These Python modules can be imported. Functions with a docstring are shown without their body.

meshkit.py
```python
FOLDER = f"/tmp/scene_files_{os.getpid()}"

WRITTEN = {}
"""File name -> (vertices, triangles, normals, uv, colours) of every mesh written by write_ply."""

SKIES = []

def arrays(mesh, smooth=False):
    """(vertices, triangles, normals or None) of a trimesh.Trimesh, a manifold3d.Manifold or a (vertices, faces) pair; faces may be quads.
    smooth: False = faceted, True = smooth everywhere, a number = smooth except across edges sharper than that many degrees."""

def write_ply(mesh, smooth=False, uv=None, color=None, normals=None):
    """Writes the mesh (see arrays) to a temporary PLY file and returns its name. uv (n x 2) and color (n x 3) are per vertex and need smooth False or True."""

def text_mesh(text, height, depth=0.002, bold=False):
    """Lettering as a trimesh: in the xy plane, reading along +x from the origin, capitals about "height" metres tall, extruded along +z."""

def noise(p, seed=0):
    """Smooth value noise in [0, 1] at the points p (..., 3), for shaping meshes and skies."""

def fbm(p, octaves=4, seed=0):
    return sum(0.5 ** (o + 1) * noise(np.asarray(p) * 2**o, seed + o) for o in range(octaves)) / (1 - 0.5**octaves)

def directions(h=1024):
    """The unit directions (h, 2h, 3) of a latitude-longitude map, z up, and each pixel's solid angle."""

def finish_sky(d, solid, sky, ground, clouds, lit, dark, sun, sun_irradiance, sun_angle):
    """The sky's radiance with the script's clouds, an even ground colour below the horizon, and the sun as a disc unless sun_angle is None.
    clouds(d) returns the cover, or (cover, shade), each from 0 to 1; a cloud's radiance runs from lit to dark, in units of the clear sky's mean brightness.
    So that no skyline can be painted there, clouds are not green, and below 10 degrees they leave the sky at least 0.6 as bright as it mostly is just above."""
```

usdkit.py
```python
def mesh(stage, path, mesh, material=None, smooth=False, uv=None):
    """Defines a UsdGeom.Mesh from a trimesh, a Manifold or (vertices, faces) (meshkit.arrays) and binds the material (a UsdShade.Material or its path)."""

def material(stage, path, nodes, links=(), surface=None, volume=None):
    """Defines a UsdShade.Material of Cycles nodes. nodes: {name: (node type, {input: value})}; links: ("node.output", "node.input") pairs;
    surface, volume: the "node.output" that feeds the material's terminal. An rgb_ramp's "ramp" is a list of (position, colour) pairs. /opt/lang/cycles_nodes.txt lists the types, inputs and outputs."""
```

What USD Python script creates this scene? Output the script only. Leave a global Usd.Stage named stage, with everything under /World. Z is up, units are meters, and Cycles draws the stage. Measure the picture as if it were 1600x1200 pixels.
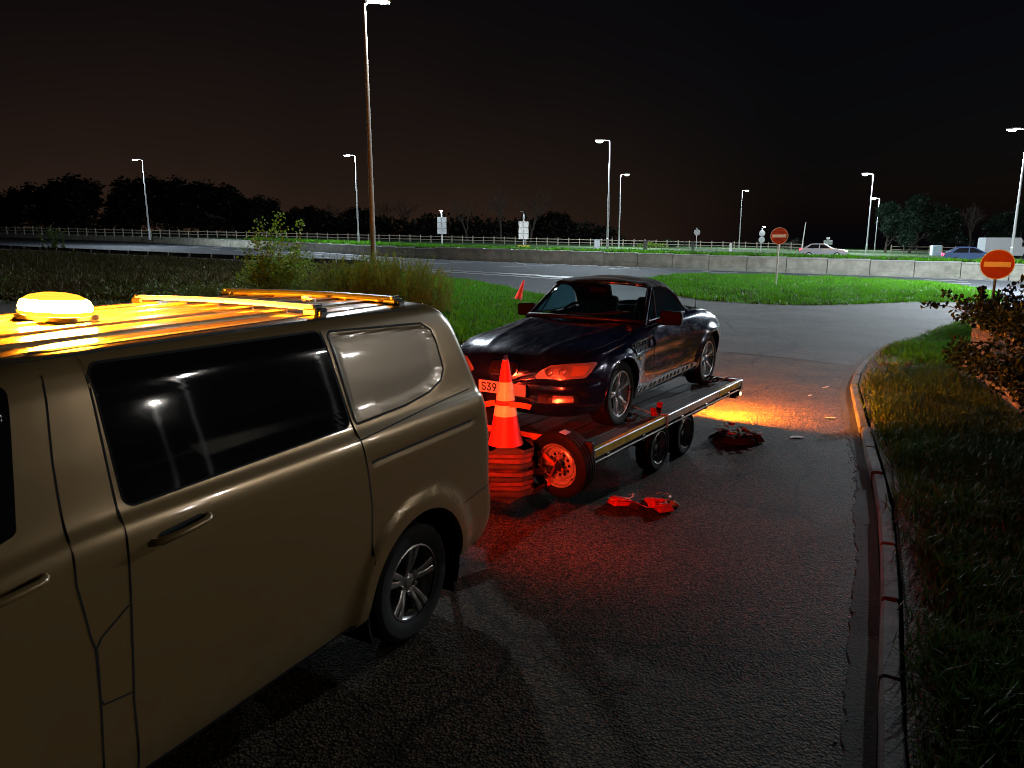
import math, random
import numpy as np
import trimesh
import manifold3d as m3
import shapely
import shapely.geometry as sg
import shapely.affinity as saf
from scipy.interpolate import PchipInterpolator, Akima1DInterpolator
from scipy.spatial import cKDTree
import usdkit, meshkit
from pxr import Usd, UsdGeom, UsdLux, UsdShade, Gf, Sdf, Vt

rng = np.random.default_rng(7)
random.seed(7)
PI = math.pi
stage = Usd.Stage.CreateInMemory()
UsdGeom.SetStageUpAxis(stage, 'Z'); UsdGeom.SetStageMetersPerUnit(stage, 1.0)
world = UsdGeom.Xform.Define(stage, '/World'); stage.SetDefaultPrim(world.GetPrim())
UsdGeom.Scope.Define(stage, '/World/Looks')

# ------------------------------------------------------------------ camera, sky, exposure
cam = UsdGeom.Camera.Define(stage, '/World/camera')
cam.AddTranslateOp().Set(Gf.Vec3d(0, 0, 2.33)); cam.AddRotateXOp().Set(90 - 11.36)
cam.CreateHorizontalApertureAttr(36.0); cam.CreateVerticalApertureAttr(27.0)
cam.CreateFocalLengthAttr(25.76); cam.CreateFStopAttr(0.0); cam.CreateFocusDistanceAttr(9.0)
cam.CreateClippingRangeAttr(Gf.Vec2f(0.05, 5000)); cam.CreateExposureAttr(0.0)

SKY = 1.0          # night sky level
LAMP = 11000.0      # street lamp lens radiance
BEACON = 15000.0
TAIL = 290.0

dome = UsdLux.DomeLight.Define(stage, '/World/sky')
dm = usdkit.material(stage, '/World/Looks/night_sky', {
    "tc": ("texture_coordinate", {}),
    "sep": ("separate_xyz", {}),
    "up": ("math", {"math_type": "maximum", "value2": 0.0}),
    "k": ("math", {"math_type": "multiply", "value2": -8.0}),
    "e": ("math", {"math_type": "exponent"}),
    "az": ("vector_math", {"math_type": "dot_product", "vector2": (-0.36, 0.93, 0.0)}),
    "azr": ("map_range", {"range_type": "smoothstep", "from_min": 0.72, "from_max": 1.0, "to_min": 0.0, "to_max": 1.0, "clamp": True}),
    "nz": ("noise_texture", {"scale": 2.2, "detail": 4.0, "roughness": 0.55}),
    "nr": ("map_range", {"from_min": 0.3, "from_max": 0.75, "to_min": 0.65, "to_max": 1.25, "clamp": True}),
    "m1": ("math", {"math_type": "multiply"}),
    "m2": ("math", {"math_type": "multiply"}),
    "gl": ("mix", {"mix_type": "mix", "color1": (0.0010, 0.0011, 0.0019), "color2": (0.034, 0.0185, 0.0118)}),
    "sky": ("sky_texture", {"sky_type": "single_scattering", "sun_disc": False, "sun_elevation": -0.06, "sun_rotation": 1.0}),
    "sc": ("mix", {"mix_type": "multiply", "fac": 1.0, "color2": (0.01, 0.01, 0.01)}),
    "add": ("mix", {"mix_type": "add", "fac": 1.0}),
    "bg": ("background_shader", {"strength": SKY})},
    [("tc.generated", "sep.vector"), ("sep.z", "up.value1"), ("up.value", "k.value1"), ("k.value", "e.value1"),
     ("tc.generated", "az.vector1"), ("az.value", "azr.value"), ("tc.generated", "nz.vector"), ("nz.fac", "nr.value"),
     ("e.value", "m1.value1"), ("azr.result", "m1.value2"), ("m1.value", "m2.value1"), ("nr.result", "m2.value2"),
     ("m2.value", "gl.fac"), ("sky.color", "sc.color1"), ("gl.color", "add.color1"), ("sc.color", "add.color2"), ("add.color", "bg.color")],
    surface="bg.background")
UsdShade.MaterialBindingAPI.Apply(dome.GetPrim()).Bind(dm)
dome.GetPrim().SetCustomDataByKey('kind', 'structure')

# ------------------------------------------------------------------ materials
M = {}
def pm(name, color, rough=0.5, metal=0.0, var=0.0, scale=8.0, bump=0.0, bscale=60.0, coat=0.0, spec=0.5, color2=None, detail=4.0, rvar=0.0, island=0.0, emis=None, estr=0.0, **extra):
    n = {"p": ("principled_bsdf", dict(base_color=color, roughness=rough, metallic=metal, coat_weight=coat, specular_ior_level=spec, **extra))}
    l = []
    if emis is not None:
        n["p"][1].update(emission_color=emis, emission_strength=estr)
    if var > 0 or color2 is not None or rvar > 0 or bump > 0 or island > 0:
        n["g"] = ("geometry", {}) 
        n["tc"] = ("texture_coordinate", {})
    if var > 0 or color2 is not None:
        c2 = color2 if color2 is not None else tuple(c * (1 - var) for c in color)
        n["n"] = ("noise_texture", {"scale": scale, "detail": detail, "roughness": 0.6})
        n["r"] = ("rgb_ramp", {"ramp": [(0.32, c2), (0.68, color)]})
        l += [("tc.object", "n.vector"), ("n.fac", "r.fac")]
        out = "r.color"
        if island > 0:
            n["im"] = ("map_range", {"from_min": 0.0, "from_max": 1.0, "to_min": 1 - island, "to_max": 1 + island})
            n["ic"] = ("combine_xyz", {})
            n["mm"] = ("mix", {"mix_type": "multiply", "fac": 1.0})
            l += [("g.random_per_island", "im.value"), ("im.result", "ic.x"), ("im.result", "ic.y"), ("im.result", "ic.z"), (out, "mm.color1"), ("ic.vector", "mm.color2")]
            out = "mm.color"
        l += [(out, "p.base_color")]
    if rvar > 0:
        n["n2"] = ("noise_texture", {"scale": scale * 1.7, "detail": 5.0})
        n["rr"] = ("map_range", {"from_min": 0.3, "from_max": 0.7, "to_min": max(0.02, rough - rvar), "to_max": min(1, rough + rvar), "clamp": True})
        l += [("tc.object", "n2.vector"), ("n2.fac", "rr.value"), ("rr.result", "p.roughness")]
    if bump > 0:
        n["n3"] = ("noise_texture", {"scale": bscale, "detail": 3.0})
        n["b"] = ("bump", {"strength": 1.0, "distance": bump})
        l += [("tc.object", "n3.vector"), ("n3.fac", "b.height"), ("b.normal", "p.normal")]
    M[name] = usdkit.material(stage, '/World/Looks/' + name, n, l, surface="p.BSDF")
    return M[name]

def emit(name, color, strength):
    M[name] = usdkit.material(stage, '/World/Looks/' + name, {"e": ("emission", {"color": color, "strength": strength})}, [], surface="e.emission")

def pane(name, tint, gl_rough=0.02, ior=1.5, dirt_and_glow=0.0, film_col=(0.2, 0.2, 0.2), film='diffuse_bsdf'):
    """thin sheet of glass: transparent, with Schlick's reflection that is the same from both faces"""
    f0 = ((ior - 1) / (ior + 1)) ** 2
    n = {"t": ("transparent_bsdf", {"color": tint}), "g": ("glossy_bsdf", {"roughness": gl_rough, "color": (1, 1, 1)}), "m": ("mix_closure", {}),
         "ge": ("geometry", {}), "d0": ("vector_math", {"math_type": "dot_product"}), "ab": ("math", {"math_type": "absolute"}), "om": ("math", {"math_type": "subtract", "value1": 1.0}),
         "pw": ("math", {"math_type": "power", "value2": 5.0}), "ma": ("math", {"math_type": "multiply_add", "value2": 1 - f0, "value3": f0})}
    l = [("ge.incoming", "d0.vector1"), ("ge.normal", "d0.vector2"), ("d0.value", "ab.value1"), ("ab.value", "om.value2"), ("om.value", "pw.value1"), ("pw.value", "ma.value1"), ("ma.value", "m.fac"), ("t.BSDF", "m.closure1"), ("g.BSDF", "m.closure2")]
    s = "m.closure"
    if dirt_and_glow > 0:
        n["d"] = (film, {"color": film_col}); n["m2"] = ("mix_closure", {"fac": dirt_and_glow})
        l += [("m.closure", "m2.closure1"), ("d.BSDF", "m2.closure2")]; s = "m2.closure"
    M[name] = usdkit.material(stage, '/World/Looks/' + name, n, l, surface=s)

def leafmat(name, c1, c2, trans=0.35, rough=0.5, spec=0.3):
    M[name] = usdkit.material(stage, '/World/Looks/' + name, {
        "g": ("geometry", {}), "r": ("rgb_ramp", {"ramp": [(0.0, c1), (1.0, c2)]}),
        "p": ("principled_bsdf", {"roughness": rough, "specular_ior_level": spec}), "t": ("translucent_bsdf", {}), "m": ("mix_closure", {"fac": trans})},
        [("g.random_per_island", "r.fac"), ("r.color", "p.base_color"), ("r.color", "t.color"), ("p.BSDF", "m.closure1"), ("t.BSDF", "m.closure2")], surface="m.closure")

# asphalt: stone chips of two tones in a dark binder, with relief
def asphalt(name, binder, chip, scale, bump, rough=0.62, patch=0.35, spec=0.4):
    M[name] = usdkit.material(stage, '/World/Looks/' + name, {
        "tc": ("geometry", {}),
        "v": ("voronoi_texture", {"scale": scale, "feature": "f1"}),
        "vr": ("rgb_ramp", {"ramp": [(0.0, chip), (0.42, tuple(0.6 * a + 0.4 * b for a, b in zip(chip, binder))), (0.7, binder)]}),
        "cw": ("separate_color", {}),
        "cm": ("map_range", {"from_min": 0.0, "from_max": 1.0, "to_min": 0.35, "to_max": 1.5}),
        "cx": ("combine_xyz", {}),
        "mm": ("mix", {"mix_type": "multiply", "fac": 1.0}),
        "big": ("noise_texture", {"scale": 0.55, "detail": 5.0, "roughness": 0.65}),
        "bm": ("map_range", {"from_min": 0.3, "from_max": 0.7, "to_min": 1 - patch, "to_max": 1 + patch, "clamp": True}),
        "bx": ("combine_xyz", {}),
        "m2": ("mix", {"mix_type": "multiply", "fac": 1.0}),
        "fn": ("noise_texture", {"scale": scale * 0.35, "detail": 3.0}),
        "st": ("noise_texture", {"scale": 1.35, "detail": 7.0, "roughness": 0.68, "distortion": 0.6}),
        "sr": ("map_range", {"from_min": 0.56, "from_max": 0.70, "to_min": 1.0, "to_max": 0.45, "clamp": True}),
        "wp": ("noise_texture", {"scale": 1.6, "detail": 4.0}), "wa": ("vector_math", {"math_type": "multiply_add", "vector2": (0.5, 0.5, 0.0)}),
        "ck": ("voronoi_texture", {"feature": "distance_to_edge", "scale": 0.33}),
        "cr": ("map_range", {"from_min": 0.0, "from_max": 0.009, "to_min": 0.2, "to_max": 1.0, "clamp": True}),
        "s1": ("math", {"math_type": "multiply"}), "s2": ("math", {"math_type": "multiply"}),
        "h": ("math", {"math_type": "multiply_add", "value2": -0.9}),
        "b": ("bump", {"strength": 1.0, "distance": bump}),
        "p": ("principled_bsdf", {"roughness": rough, "specular_ior_level": spec})},
        [("tc.position", "v.vector"), ("v.distance", "vr.fac"), ("v.color", "cw.color"), ("cw.r", "cm.value"), ("cm.result", "cx.x"), ("cm.result", "cx.y"), ("cm.result", "cx.z"),
         ("vr.color", "mm.color1"), ("cx.vector", "mm.color2"), ("tc.position", "big.vector"), ("big.fac", "bm.value"), ("tc.position", "st.vector"), ("st.fac", "sr.value"), ("tc.position", "wp.vector"), ("wp.color", "wa.vector1"), ("tc.position", "wa.vector3"), ("wa.vector", "ck.vector"), ("ck.distance", "cr.value"), ("bm.result", "s1.value1"), ("sr.result", "s1.value2"), ("s1.value", "s2.value1"), ("cr.result", "s2.value2"), ("s2.value", "bx.x"), ("s2.value", "bx.y"), ("s2.value", "bx.z"),
         ("mm.color", "m2.color1"), ("bx.vector", "m2.color2"), ("tc.position", "fn.vector"), ("v.distance", "h.value1"), ("fn.fac", "h.value3"), ("h.value", "b.height"),
         ("b.normal", "p.normal"), ("m2.color", "p.base_color")], surface="p.BSDF")

asphalt('asphalt_worn_lit', (0.015, 0.0105, 0.0068), (0.130, 0.083, 0.046), 62, 0.004, rough=0.74, spec=0.10, patch=0.5)  # chip brown also holds the amber and red light on the ground
asphalt('asphalt_road', (0.026, 0.028, 0.032), (0.055, 0.058, 0.066), 40, 0.003, rough=0.85, patch=0.2, spec=0.1)
asphalt('asphalt_grey', (0.024, 0.024, 0.024), (0.115, 0.108, 0.10), 55, 0.004, rough=0.76, spec=0.12, patch=0.4)
pm('road_paint', (0.72, 0.72, 0.70), 0.6, var=0.35, scale=6)
pm('soil', (0.022, 0.016, 0.009), 0.95, var=0.5, scale=3, bump=0.02, bscale=12)
pm('silt', (0.030, 0.023, 0.016), 0.95, color2=(0.014, 0.011, 0.008), scale=14, bump=0.004, bscale=60)
pm('turf', (0.045, 0.12, 0.014), 0.9, color2=(0.02, 0.045, 0.01), scale=2.5, bump=0.03, bscale=25)
pm('dry_verge', (0.075, 0.062, 0.035), 0.95, color2=(0.03, 0.026, 0.016), scale=7, bump=0.02, bscale=40)
pm('concrete', (0.30, 0.29, 0.24), 0.85, color2=(0.15, 0.145, 0.115), scale=1.3, detail=8, bump=0.006, bscale=14)
pm('concrete_pale', (0.32, 0.32, 0.29), 0.8, color2=(0.2, 0.2, 0.18), scale=2, detail=6)
pm('kerb_stone', (0.105, 0.092, 0.078), 0.9, color2=(0.042, 0.037, 0.032), scale=5, bump=0.004, bscale=50)
pm('slab_stone', (0.20, 0.18, 0.16), 0.9, color2=(0.11, 0.10, 0.09), scale=5, bump=0.004, bscale=40)
pm('tar', (0.012, 0.012, 0.012), 0.7)
pm('brick_red', (0.10, 0.055, 0.045), 0.9, color2=(0.05, 0.032, 0.028), scale=9, bump=0.004, bscale=50)
pm('brick_dark', (0.06, 0.042, 0.036), 0.9, color2=(0.03, 0.025, 0.023), scale=9, bump=0.004, bscale=50)
pm('mortar', (0.14, 0.13, 0.115), 0.95, bump=0.003, bscale=60)
pm('coping', (0.16, 0.14, 0.135), 0.9, color2=(0.085, 0.075, 0.072), scale=7, bump=0.005, bscale=40)
pm('rail_wood', (0.36, 0.31, 0.24), 0.85, color2=(0.24, 0.21, 0.16), scale=5)
pm('galvanised', (0.52, 0.53, 0.54), 0.42, metal=0.75, var=0.3, scale=9, rvar=0.12)
pm('post_grey', (0.42, 0.43, 0.44), 0.5, metal=0.2, var=0.15, scale=3)
pm('brown_post', (0.17, 0.15, 0.125), 0.6, metal=0.2, var=0.25, scale=3)
pm('dark_steel', (0.045, 0.045, 0.048), 0.5, metal=0.5, var=0.3, scale=14, rvar=0.15)
pm('black_plastic', (0.012, 0.012, 0.013), 0.42, rvar=0.1, scale=12)
pm('matt_black', (0.010, 0.010, 0.011), 0.8, spec=0.15)
pm('black_rubber', (0.011, 0.0105, 0.010), 0.75, var=0.35, scale=18, spec=0.2)
pm('sign_red', (0.34, 0.008, 0.007), 0.5, var=0.15, scale=5)
pm('sign_white', (0.72, 0.70, 0.66), 0.5, var=0.1, scale=5)
pm('sign_grey', (0.36, 0.37, 0.38), 0.55, metal=0.3, var=0.15, scale=4)
pm('sign_yellow', (0.6, 0.42, 0.03), 0.5)
pm('cabinet', (0.20, 0.21, 0.21), 0.6, var=0.2, scale=4)
pm('bark', (0.07, 0.055, 0.042), 0.95, var=0.5, scale=9, bump=0.01, bscale=30)
pm('twig', (0.085, 0.055, 0.03), 0.9, var=0.4, scale=20)
pm('stem_green', (0.10, 0.10, 0.035), 0.85, var=0.4, scale=20)
leafmat('leaf_willow', (0.09, 0.14, 0.016), (0.28, 0.34, 0.05), spec=0.15)
leafmat('leaf_shrub', (0.10, 0.17, 0.018), (0.30, 0.42, 0.06), spec=0.15)
leafmat('leaf_bramble', (0.05, 0.075, 0.014), (0.16, 0.19, 0.035))
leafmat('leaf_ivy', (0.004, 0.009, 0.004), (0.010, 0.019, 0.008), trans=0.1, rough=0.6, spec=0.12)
leafmat('leaf_tree', (0.008, 0.022, 0.012), (0.022, 0.05, 0.028))
leafmat('leaf_dark', (0.007, 0.008, 0.004), (0.018, 0.018, 0.009))
leafmat('grass_blade', (0.055, 0.19, 0.006), (0.17, 0.44, 0.016), trans=0.4, spec=0.08)
leafmat('grass_rough_shaded', (0.025, 0.052, 0.008), (0.085, 0.14, 0.025), trans=0.3)  # rough blades, darkened for near verge shade; also varies the green tufts
leafmat('straw', (0.08, 0.065, 0.035), (0.22, 0.18, 0.10), trans=0.2)
# van
M['amber_lit_van_paint'] = usdkit.material(stage, '/World/Looks/amber_lit_van_paint', {
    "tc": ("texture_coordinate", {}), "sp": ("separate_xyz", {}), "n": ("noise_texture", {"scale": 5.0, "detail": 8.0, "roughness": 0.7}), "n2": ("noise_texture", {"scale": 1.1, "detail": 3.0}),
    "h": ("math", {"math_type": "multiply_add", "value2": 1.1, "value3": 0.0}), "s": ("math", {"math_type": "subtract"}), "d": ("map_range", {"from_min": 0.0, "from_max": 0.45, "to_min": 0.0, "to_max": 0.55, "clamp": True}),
    "c": ("mix", {"color1": (0.225, 0.146, 0.058), "color2": (0.13, 0.10, 0.065)}), "r": ("map_range", {"from_min": 0.0, "from_max": 0.55, "to_min": 0.28, "to_max": 0.62}), "k": ("map_range", {"from_min": 0.0, "from_max": 0.5, "to_min": 0.9, "to_max": 0.25, "clamp": True}),  # brown base colour also holds amber glow over the greyer paint
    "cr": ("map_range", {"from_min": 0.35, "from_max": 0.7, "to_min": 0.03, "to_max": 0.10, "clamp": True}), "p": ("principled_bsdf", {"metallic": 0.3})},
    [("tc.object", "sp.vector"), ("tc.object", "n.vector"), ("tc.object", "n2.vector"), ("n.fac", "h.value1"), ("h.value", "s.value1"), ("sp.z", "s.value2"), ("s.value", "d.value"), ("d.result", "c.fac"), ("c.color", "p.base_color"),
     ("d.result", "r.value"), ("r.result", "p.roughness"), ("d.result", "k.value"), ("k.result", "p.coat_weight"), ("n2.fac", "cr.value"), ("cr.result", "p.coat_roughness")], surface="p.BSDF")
pm('shaded_van_panel', (0.135, 0.092, 0.042), 0.30, metal=0.2, coat=0.6, coat_roughness=0.05)  # body colour darkened for the shade on the tilted quarter panel
pm('van_glass', (0.006, 0.006, 0.007), 0.035, spec=0.6)
pm('gap_dark', (0.004, 0.004, 0.004), 0.9)
pm('alloy_van', (0.40, 0.39, 0.37), 0.28, metal=0.9, rvar=0.08, scale=10)
pm('alloy_dark', (0.03, 0.03, 0.032), 0.4, metal=0.6)
pm('aluminium', (0.82, 0.82, 0.80), 0.38, metal=0.35)
emit('beacon_lens', (1.0, 0.30, 0.010), BEACON)
emit('beacon_halo', (1.0, 0.40, 0.03), 2.3)  # skirt and cap bands glow amber to imitate the beacon halo
emit('tail_glow', (1.0, 0.030, 0.010), TAIL)
emit('tail_indicator', (1.0, 0.30, 0.02), TAIL * 0.42)
emit('trailer_amber', (1.0, 0.25, 0.006), 10000.0)
emit('marker_white', (1.0, 0.78, 0.5), 2.2)
emit('street_lens', (0.78, 0.91, 1.0), LAMP)
emit('added_lens', (0.80, 0.92, 1.0), 36000.0)
emit('tall_lens', (0.84, 0.94, 1.0), 4700.0)
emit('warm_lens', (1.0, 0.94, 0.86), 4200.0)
emit('sign_lamp', (0.80, 0.95, 1.0), 160.0)
emit('car_tail', (1.0, 0.02, 0.05), 20.0)
emit('car_head', (0.95, 0.97, 1.0), 28.0)
# sports car
M['car_paint'] = usdkit.material(stage, '/World/Looks/car_paint', {
    "tc": ("texture_coordinate", {}),
    "n": ("noise_texture", {"scale": 3.5, "detail": 7.0, "roughness": 0.62}),
    "mp": ("mapping", {"scale": (0.8, 3.0, 3.0)}),
    "r": ("rgb_ramp", {"ramp": [(0.35, (0.006, 0.014, 0.060)), (0.7, (0.011, 0.025, 0.088))]}),
    "rr": ("map_range", {"from_min": 0.35, "from_max": 0.75, "to_min": 0.16, "to_max": 0.30, "clamp": True}),
    "cr": ("map_range", {"from_min": 0.4, "from_max": 0.72, "to_min": 0.03, "to_max": 0.13, "clamp": True}),
    "p": ("principled_bsdf", {"metallic": 0.35, "coat_weight": 0.9})},
    [("tc.object", "mp.vector"), ("mp.vector", "n.vector"), ("n.fac", "r.fac"), ("n.fac", "rr.value"), ("n.fac", "cr.value"),
     ("r.color", "p.base_color"), ("rr.result", "p.roughness"), ("cr.result", "p.coat_roughness")], surface="p.BSDF")
pm('hood_fabric', (0.020, 0.019, 0.021), 0.85, var=0.3, scale=9, bump=0.0012, bscale=260)
pane('car_glass', (0.50, 0.54, 0.54), ior=1.52, dirt_and_glow=0.07, film_col=(0.45, 0.46, 0.44), film='translucent_bsdf')  # pale film in the glass stands in for reflections on the windscreen
pane('side_glass', (0.34, 0.46, 0.50), ior=1.52, dirt_and_glow=0.42, film_col=(0.36, 0.62, 0.72), film='translucent_bsdf')  # teal film holds the teal light seen in the side glass
pane('rear_plastic', (0.45, 0.46, 0.46), gl_rough=0.2, ior=1.5, dirt_and_glow=0.6, film_col=(0.62, 0.66, 0.68), film='translucent_bsdf')  # pale film brightened so the rear window looks lit from behind
pane('lamp_lens', (0.95, 0.95, 0.95), ior=1.5, dirt_and_glow=0.06, film_col=(0.6, 0.6, 0.6))
pm('interior', (0.018, 0.015, 0.014), 0.75, var=0.2, scale=9)
pm('chrome', (0.78, 0.78, 0.79), 0.12, metal=1.0)
pm('reflector', (0.80, 0.80, 0.80), 0.28, metal=0.7)
pm('lamp_body', (0.55, 0.55, 0.55), 0.3, metal=0.5)
pm('silver_alloy', (0.75, 0.76, 0.78), 0.30, metal=0.4, rvar=0.06, scale=12)
pm('sill_silver', (0.72, 0.73, 0.75), 0.45, metal=0.2, var=0.25, scale=14)
pm('plate_white', (0.80, 0.79, 0.75), 0.45)
pm('plate_black', (0.01, 0.01, 0.01), 0.5)
pm('badge_blue', (0.03, 0.09, 0.35), 0.3)
pm('amber_lens', (0.75, 0.42, 0.12), 0.25, coat=0.5)
# trailer and load
M['deck_wood'] = usdkit.material(stage, '/World/Looks/deck_wood', {
    "tc": ("texture_coordinate", {}), "mp": ("mapping", {"scale": (1.2, 26.0, 8.0)}), "n": ("noise_texture", {"scale": 2.2, "detail": 6.0, "roughness": 0.65}),
    "r": ("rgb_ramp", {"ramp": [(0.3, (0.035, 0.028, 0.022)), (0.7, (0.13, 0.11, 0.09))]}),
    "o": ("object_info", {}), "om": ("map_range", {"from_min": 0, "from_max": 1, "to_min": 0.65, "to_max": 1.3}), "ox": ("combine_xyz", {}), "mm": ("mix", {"mix_type": "multiply", "fac": 1.0}),
    "b": ("bump", {"distance": 0.002}), "p": ("principled_bsdf", {"roughness": 0.72})},
    [("tc.object", "mp.vector"), ("mp.vector", "n.vector"), ("n.fac", "r.fac"), ("o.random", "om.value"), ("om.result", "ox.x"), ("om.result", "ox.y"), ("om.result", "ox.z"),
     ("r.color", "mm.color1"), ("ox.vector", "mm.color2"), ("mm.color", "p.base_color"), ("n.fac", "b.height"), ("b.normal", "p.normal")], surface="p.BSDF")
pm('yellow_tape', (0.78, 0.50, 0.03), 0.42, var=0.35, scale=12)
pm('red_tape', (0.72, 0.16, 0.07), 0.45, var=0.2, scale=12)
pm('cone_red', (0.80, 0.028, 0.012), 0.55, var=0.25, scale=14)
pm('cone_base', (0.20, 0.055, 0.04), 0.8, color2=(0.07, 0.03, 0.026), scale=16)
pm('cone_base_black', (0.055, 0.04, 0.036), 0.85, var=0.4, scale=16)
pm('cone_sleeve', (0.97, 0.95, 0.55), 0.35, var=0.15, scale=26)
pm('steel_rim', (0.62, 0.60, 0.57), 0.38, metal=0.45, var=0.35, scale=18)
pm('strap_orange', (0.70, 0.16, 0.045), 0.75, var=0.25, scale=25)
pm('strap_red', (0.62, 0.035, 0.022), 0.75, var=0.35, scale=25)
pm('strap_black', (0.02, 0.017, 0.016), 0.8)
pm('label_blue', (0.55, 0.66, 0.80), 0.5)
pm('cloth_white', (0.72, 0.70, 0.62), 0.8, var=0.2, scale=30)
pm('cloth_olive', (0.15, 0.14, 0.06), 0.85, var=0.3, scale=30)
pm('cloth_tan', (0.40, 0.30, 0.15), 0.8, var=0.3, scale=30)
pm('litter_white', (0.75, 0.73, 0.70), 0.7, var=0.15, scale=20)
pm('paint_blue', (0.02, 0.04, 0.10), 0.3, metal=0.3, coat=0.6)
pm('paint_white', (0.5, 0.52, 0.55), 0.35, coat=0.5)
pm('paint_silver', (0.30, 0.31, 0.33), 0.3, metal=0.4, coat=0.5)
pm('paint_dark', (0.03, 0.032, 0.04), 0.3, metal=0.3, coat=0.6)

# ------------------------------------------------------------------ helpers
names = {}
def numbered(parent, name):
    k = (parent, name); i = names.get(k, 0); names[k] = i + 1
    return name if i == 0 else f"{name}_{i:03d}"
def thing(name, label, cat, loc=(0, 0, 0), yaw=0.0, group=None, kind=None):
    p = '/World/' + numbered('/World', name)
    x = UsdGeom.Xform.Define(stage, p); x.AddTranslateOp().Set(Gf.Vec3d(*map(float, loc)))
    if yaw: x.AddRotateZOp().Set(float(yaw))
    tag(x.GetPrim(), label, cat, group, kind); return x.GetPrim()
def tag(o, label=None, cat=None, group=None, kind=None):
    for k, v in (('label', label), ('category', cat), ('group', group), ('kind', kind)):
        if v: o.SetCustomDataByKey(k, v)
    return o
def shade(mesh, angle):
    """vertices, faces, normals; smooth except across edges sharper than angle"""
    v, f = np.asarray(mesh.vertices, float), np.asarray(mesh.faces, int)
    iv = np.round(v * 1e5).astype(np.int64); _, w = np.unique((iv[:, 0] * 73856093) ^ (iv[:, 1] * 19349663) ^ (iv[:, 2] * 83492791), return_inverse=True); w = w.reshape(-1)
    fn = np.cross(v[f[:, 1]] - v[f[:, 0]], v[f[:, 2]] - v[f[:, 0]]); ln = np.linalg.norm(fn, axis=1)
    ok = ln > 1e-14; f, fn, ln = f[ok], fn[ok], ln[ok]; un = fn / ln[:, None]
    c = w[f].ravel(); face = np.repeat(np.arange(len(f)), 3); o = np.argsort(c, kind='stable')
    cnt = np.bincount(c, minlength=w.max() + 1); start = np.cumsum(cnt) - cnt
    n = cnt[c]; A = np.repeat(np.arange(len(c)), n); B = o[np.repeat(start[c], n) + np.arange(n.sum()) - np.repeat(np.cumsum(n) - n, n)]
    keep = (un[face[A]] * un[face[B]]).sum(1) > math.cos(math.radians(angle)); A, B = A[keep], B[keep]
    N = np.stack([np.bincount(A, fn[face[B], k], len(c)) for k in range(3)], 1); N /= np.linalg.norm(N, axis=1, keepdims=True) + 1e-30
    key = np.column_stack([c, np.round(N * 200)]).astype(np.int64)
    key = ((key[:, 0] * 401 + key[:, 1] + 200) * 401 + key[:, 2] + 200) * 401 + key[:, 3] + 200
    _, first, inv = np.unique(key, return_index=True, return_inverse=True)
    return v[f.ravel()[first]], inv.reshape(-1, 3), N[first]
def obj(name, mesh, mat, parent=None, smooth=30, label=None, kind=None):
    base = str(parent.GetPath()) if parent is not None else '/World'
    p = base + '/' + numbered(base, name)
    if hasattr(mesh, 'to_mesh'): mesh = unman(mesh)
    if smooth is False or smooth is True: g = usdkit.mesh(stage, p, mesh, M[mat], smooth=smooth)
    else:
        v, f, n = shade(mesh, smooth); g = usdkit.mesh(stage, p, (v, f), M[mat])
        g.CreateNormalsAttr(Vt.Vec3fArray.FromNumpy(n.astype(np.float32))); g.SetNormalsInterpolation('vertex')
    if label: g.GetPrim().SetCustomDataByKey('label', label)
    if kind: g.GetPrim().SetCustomDataByKey('kind', kind)
    return g.GetPrim()
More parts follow.
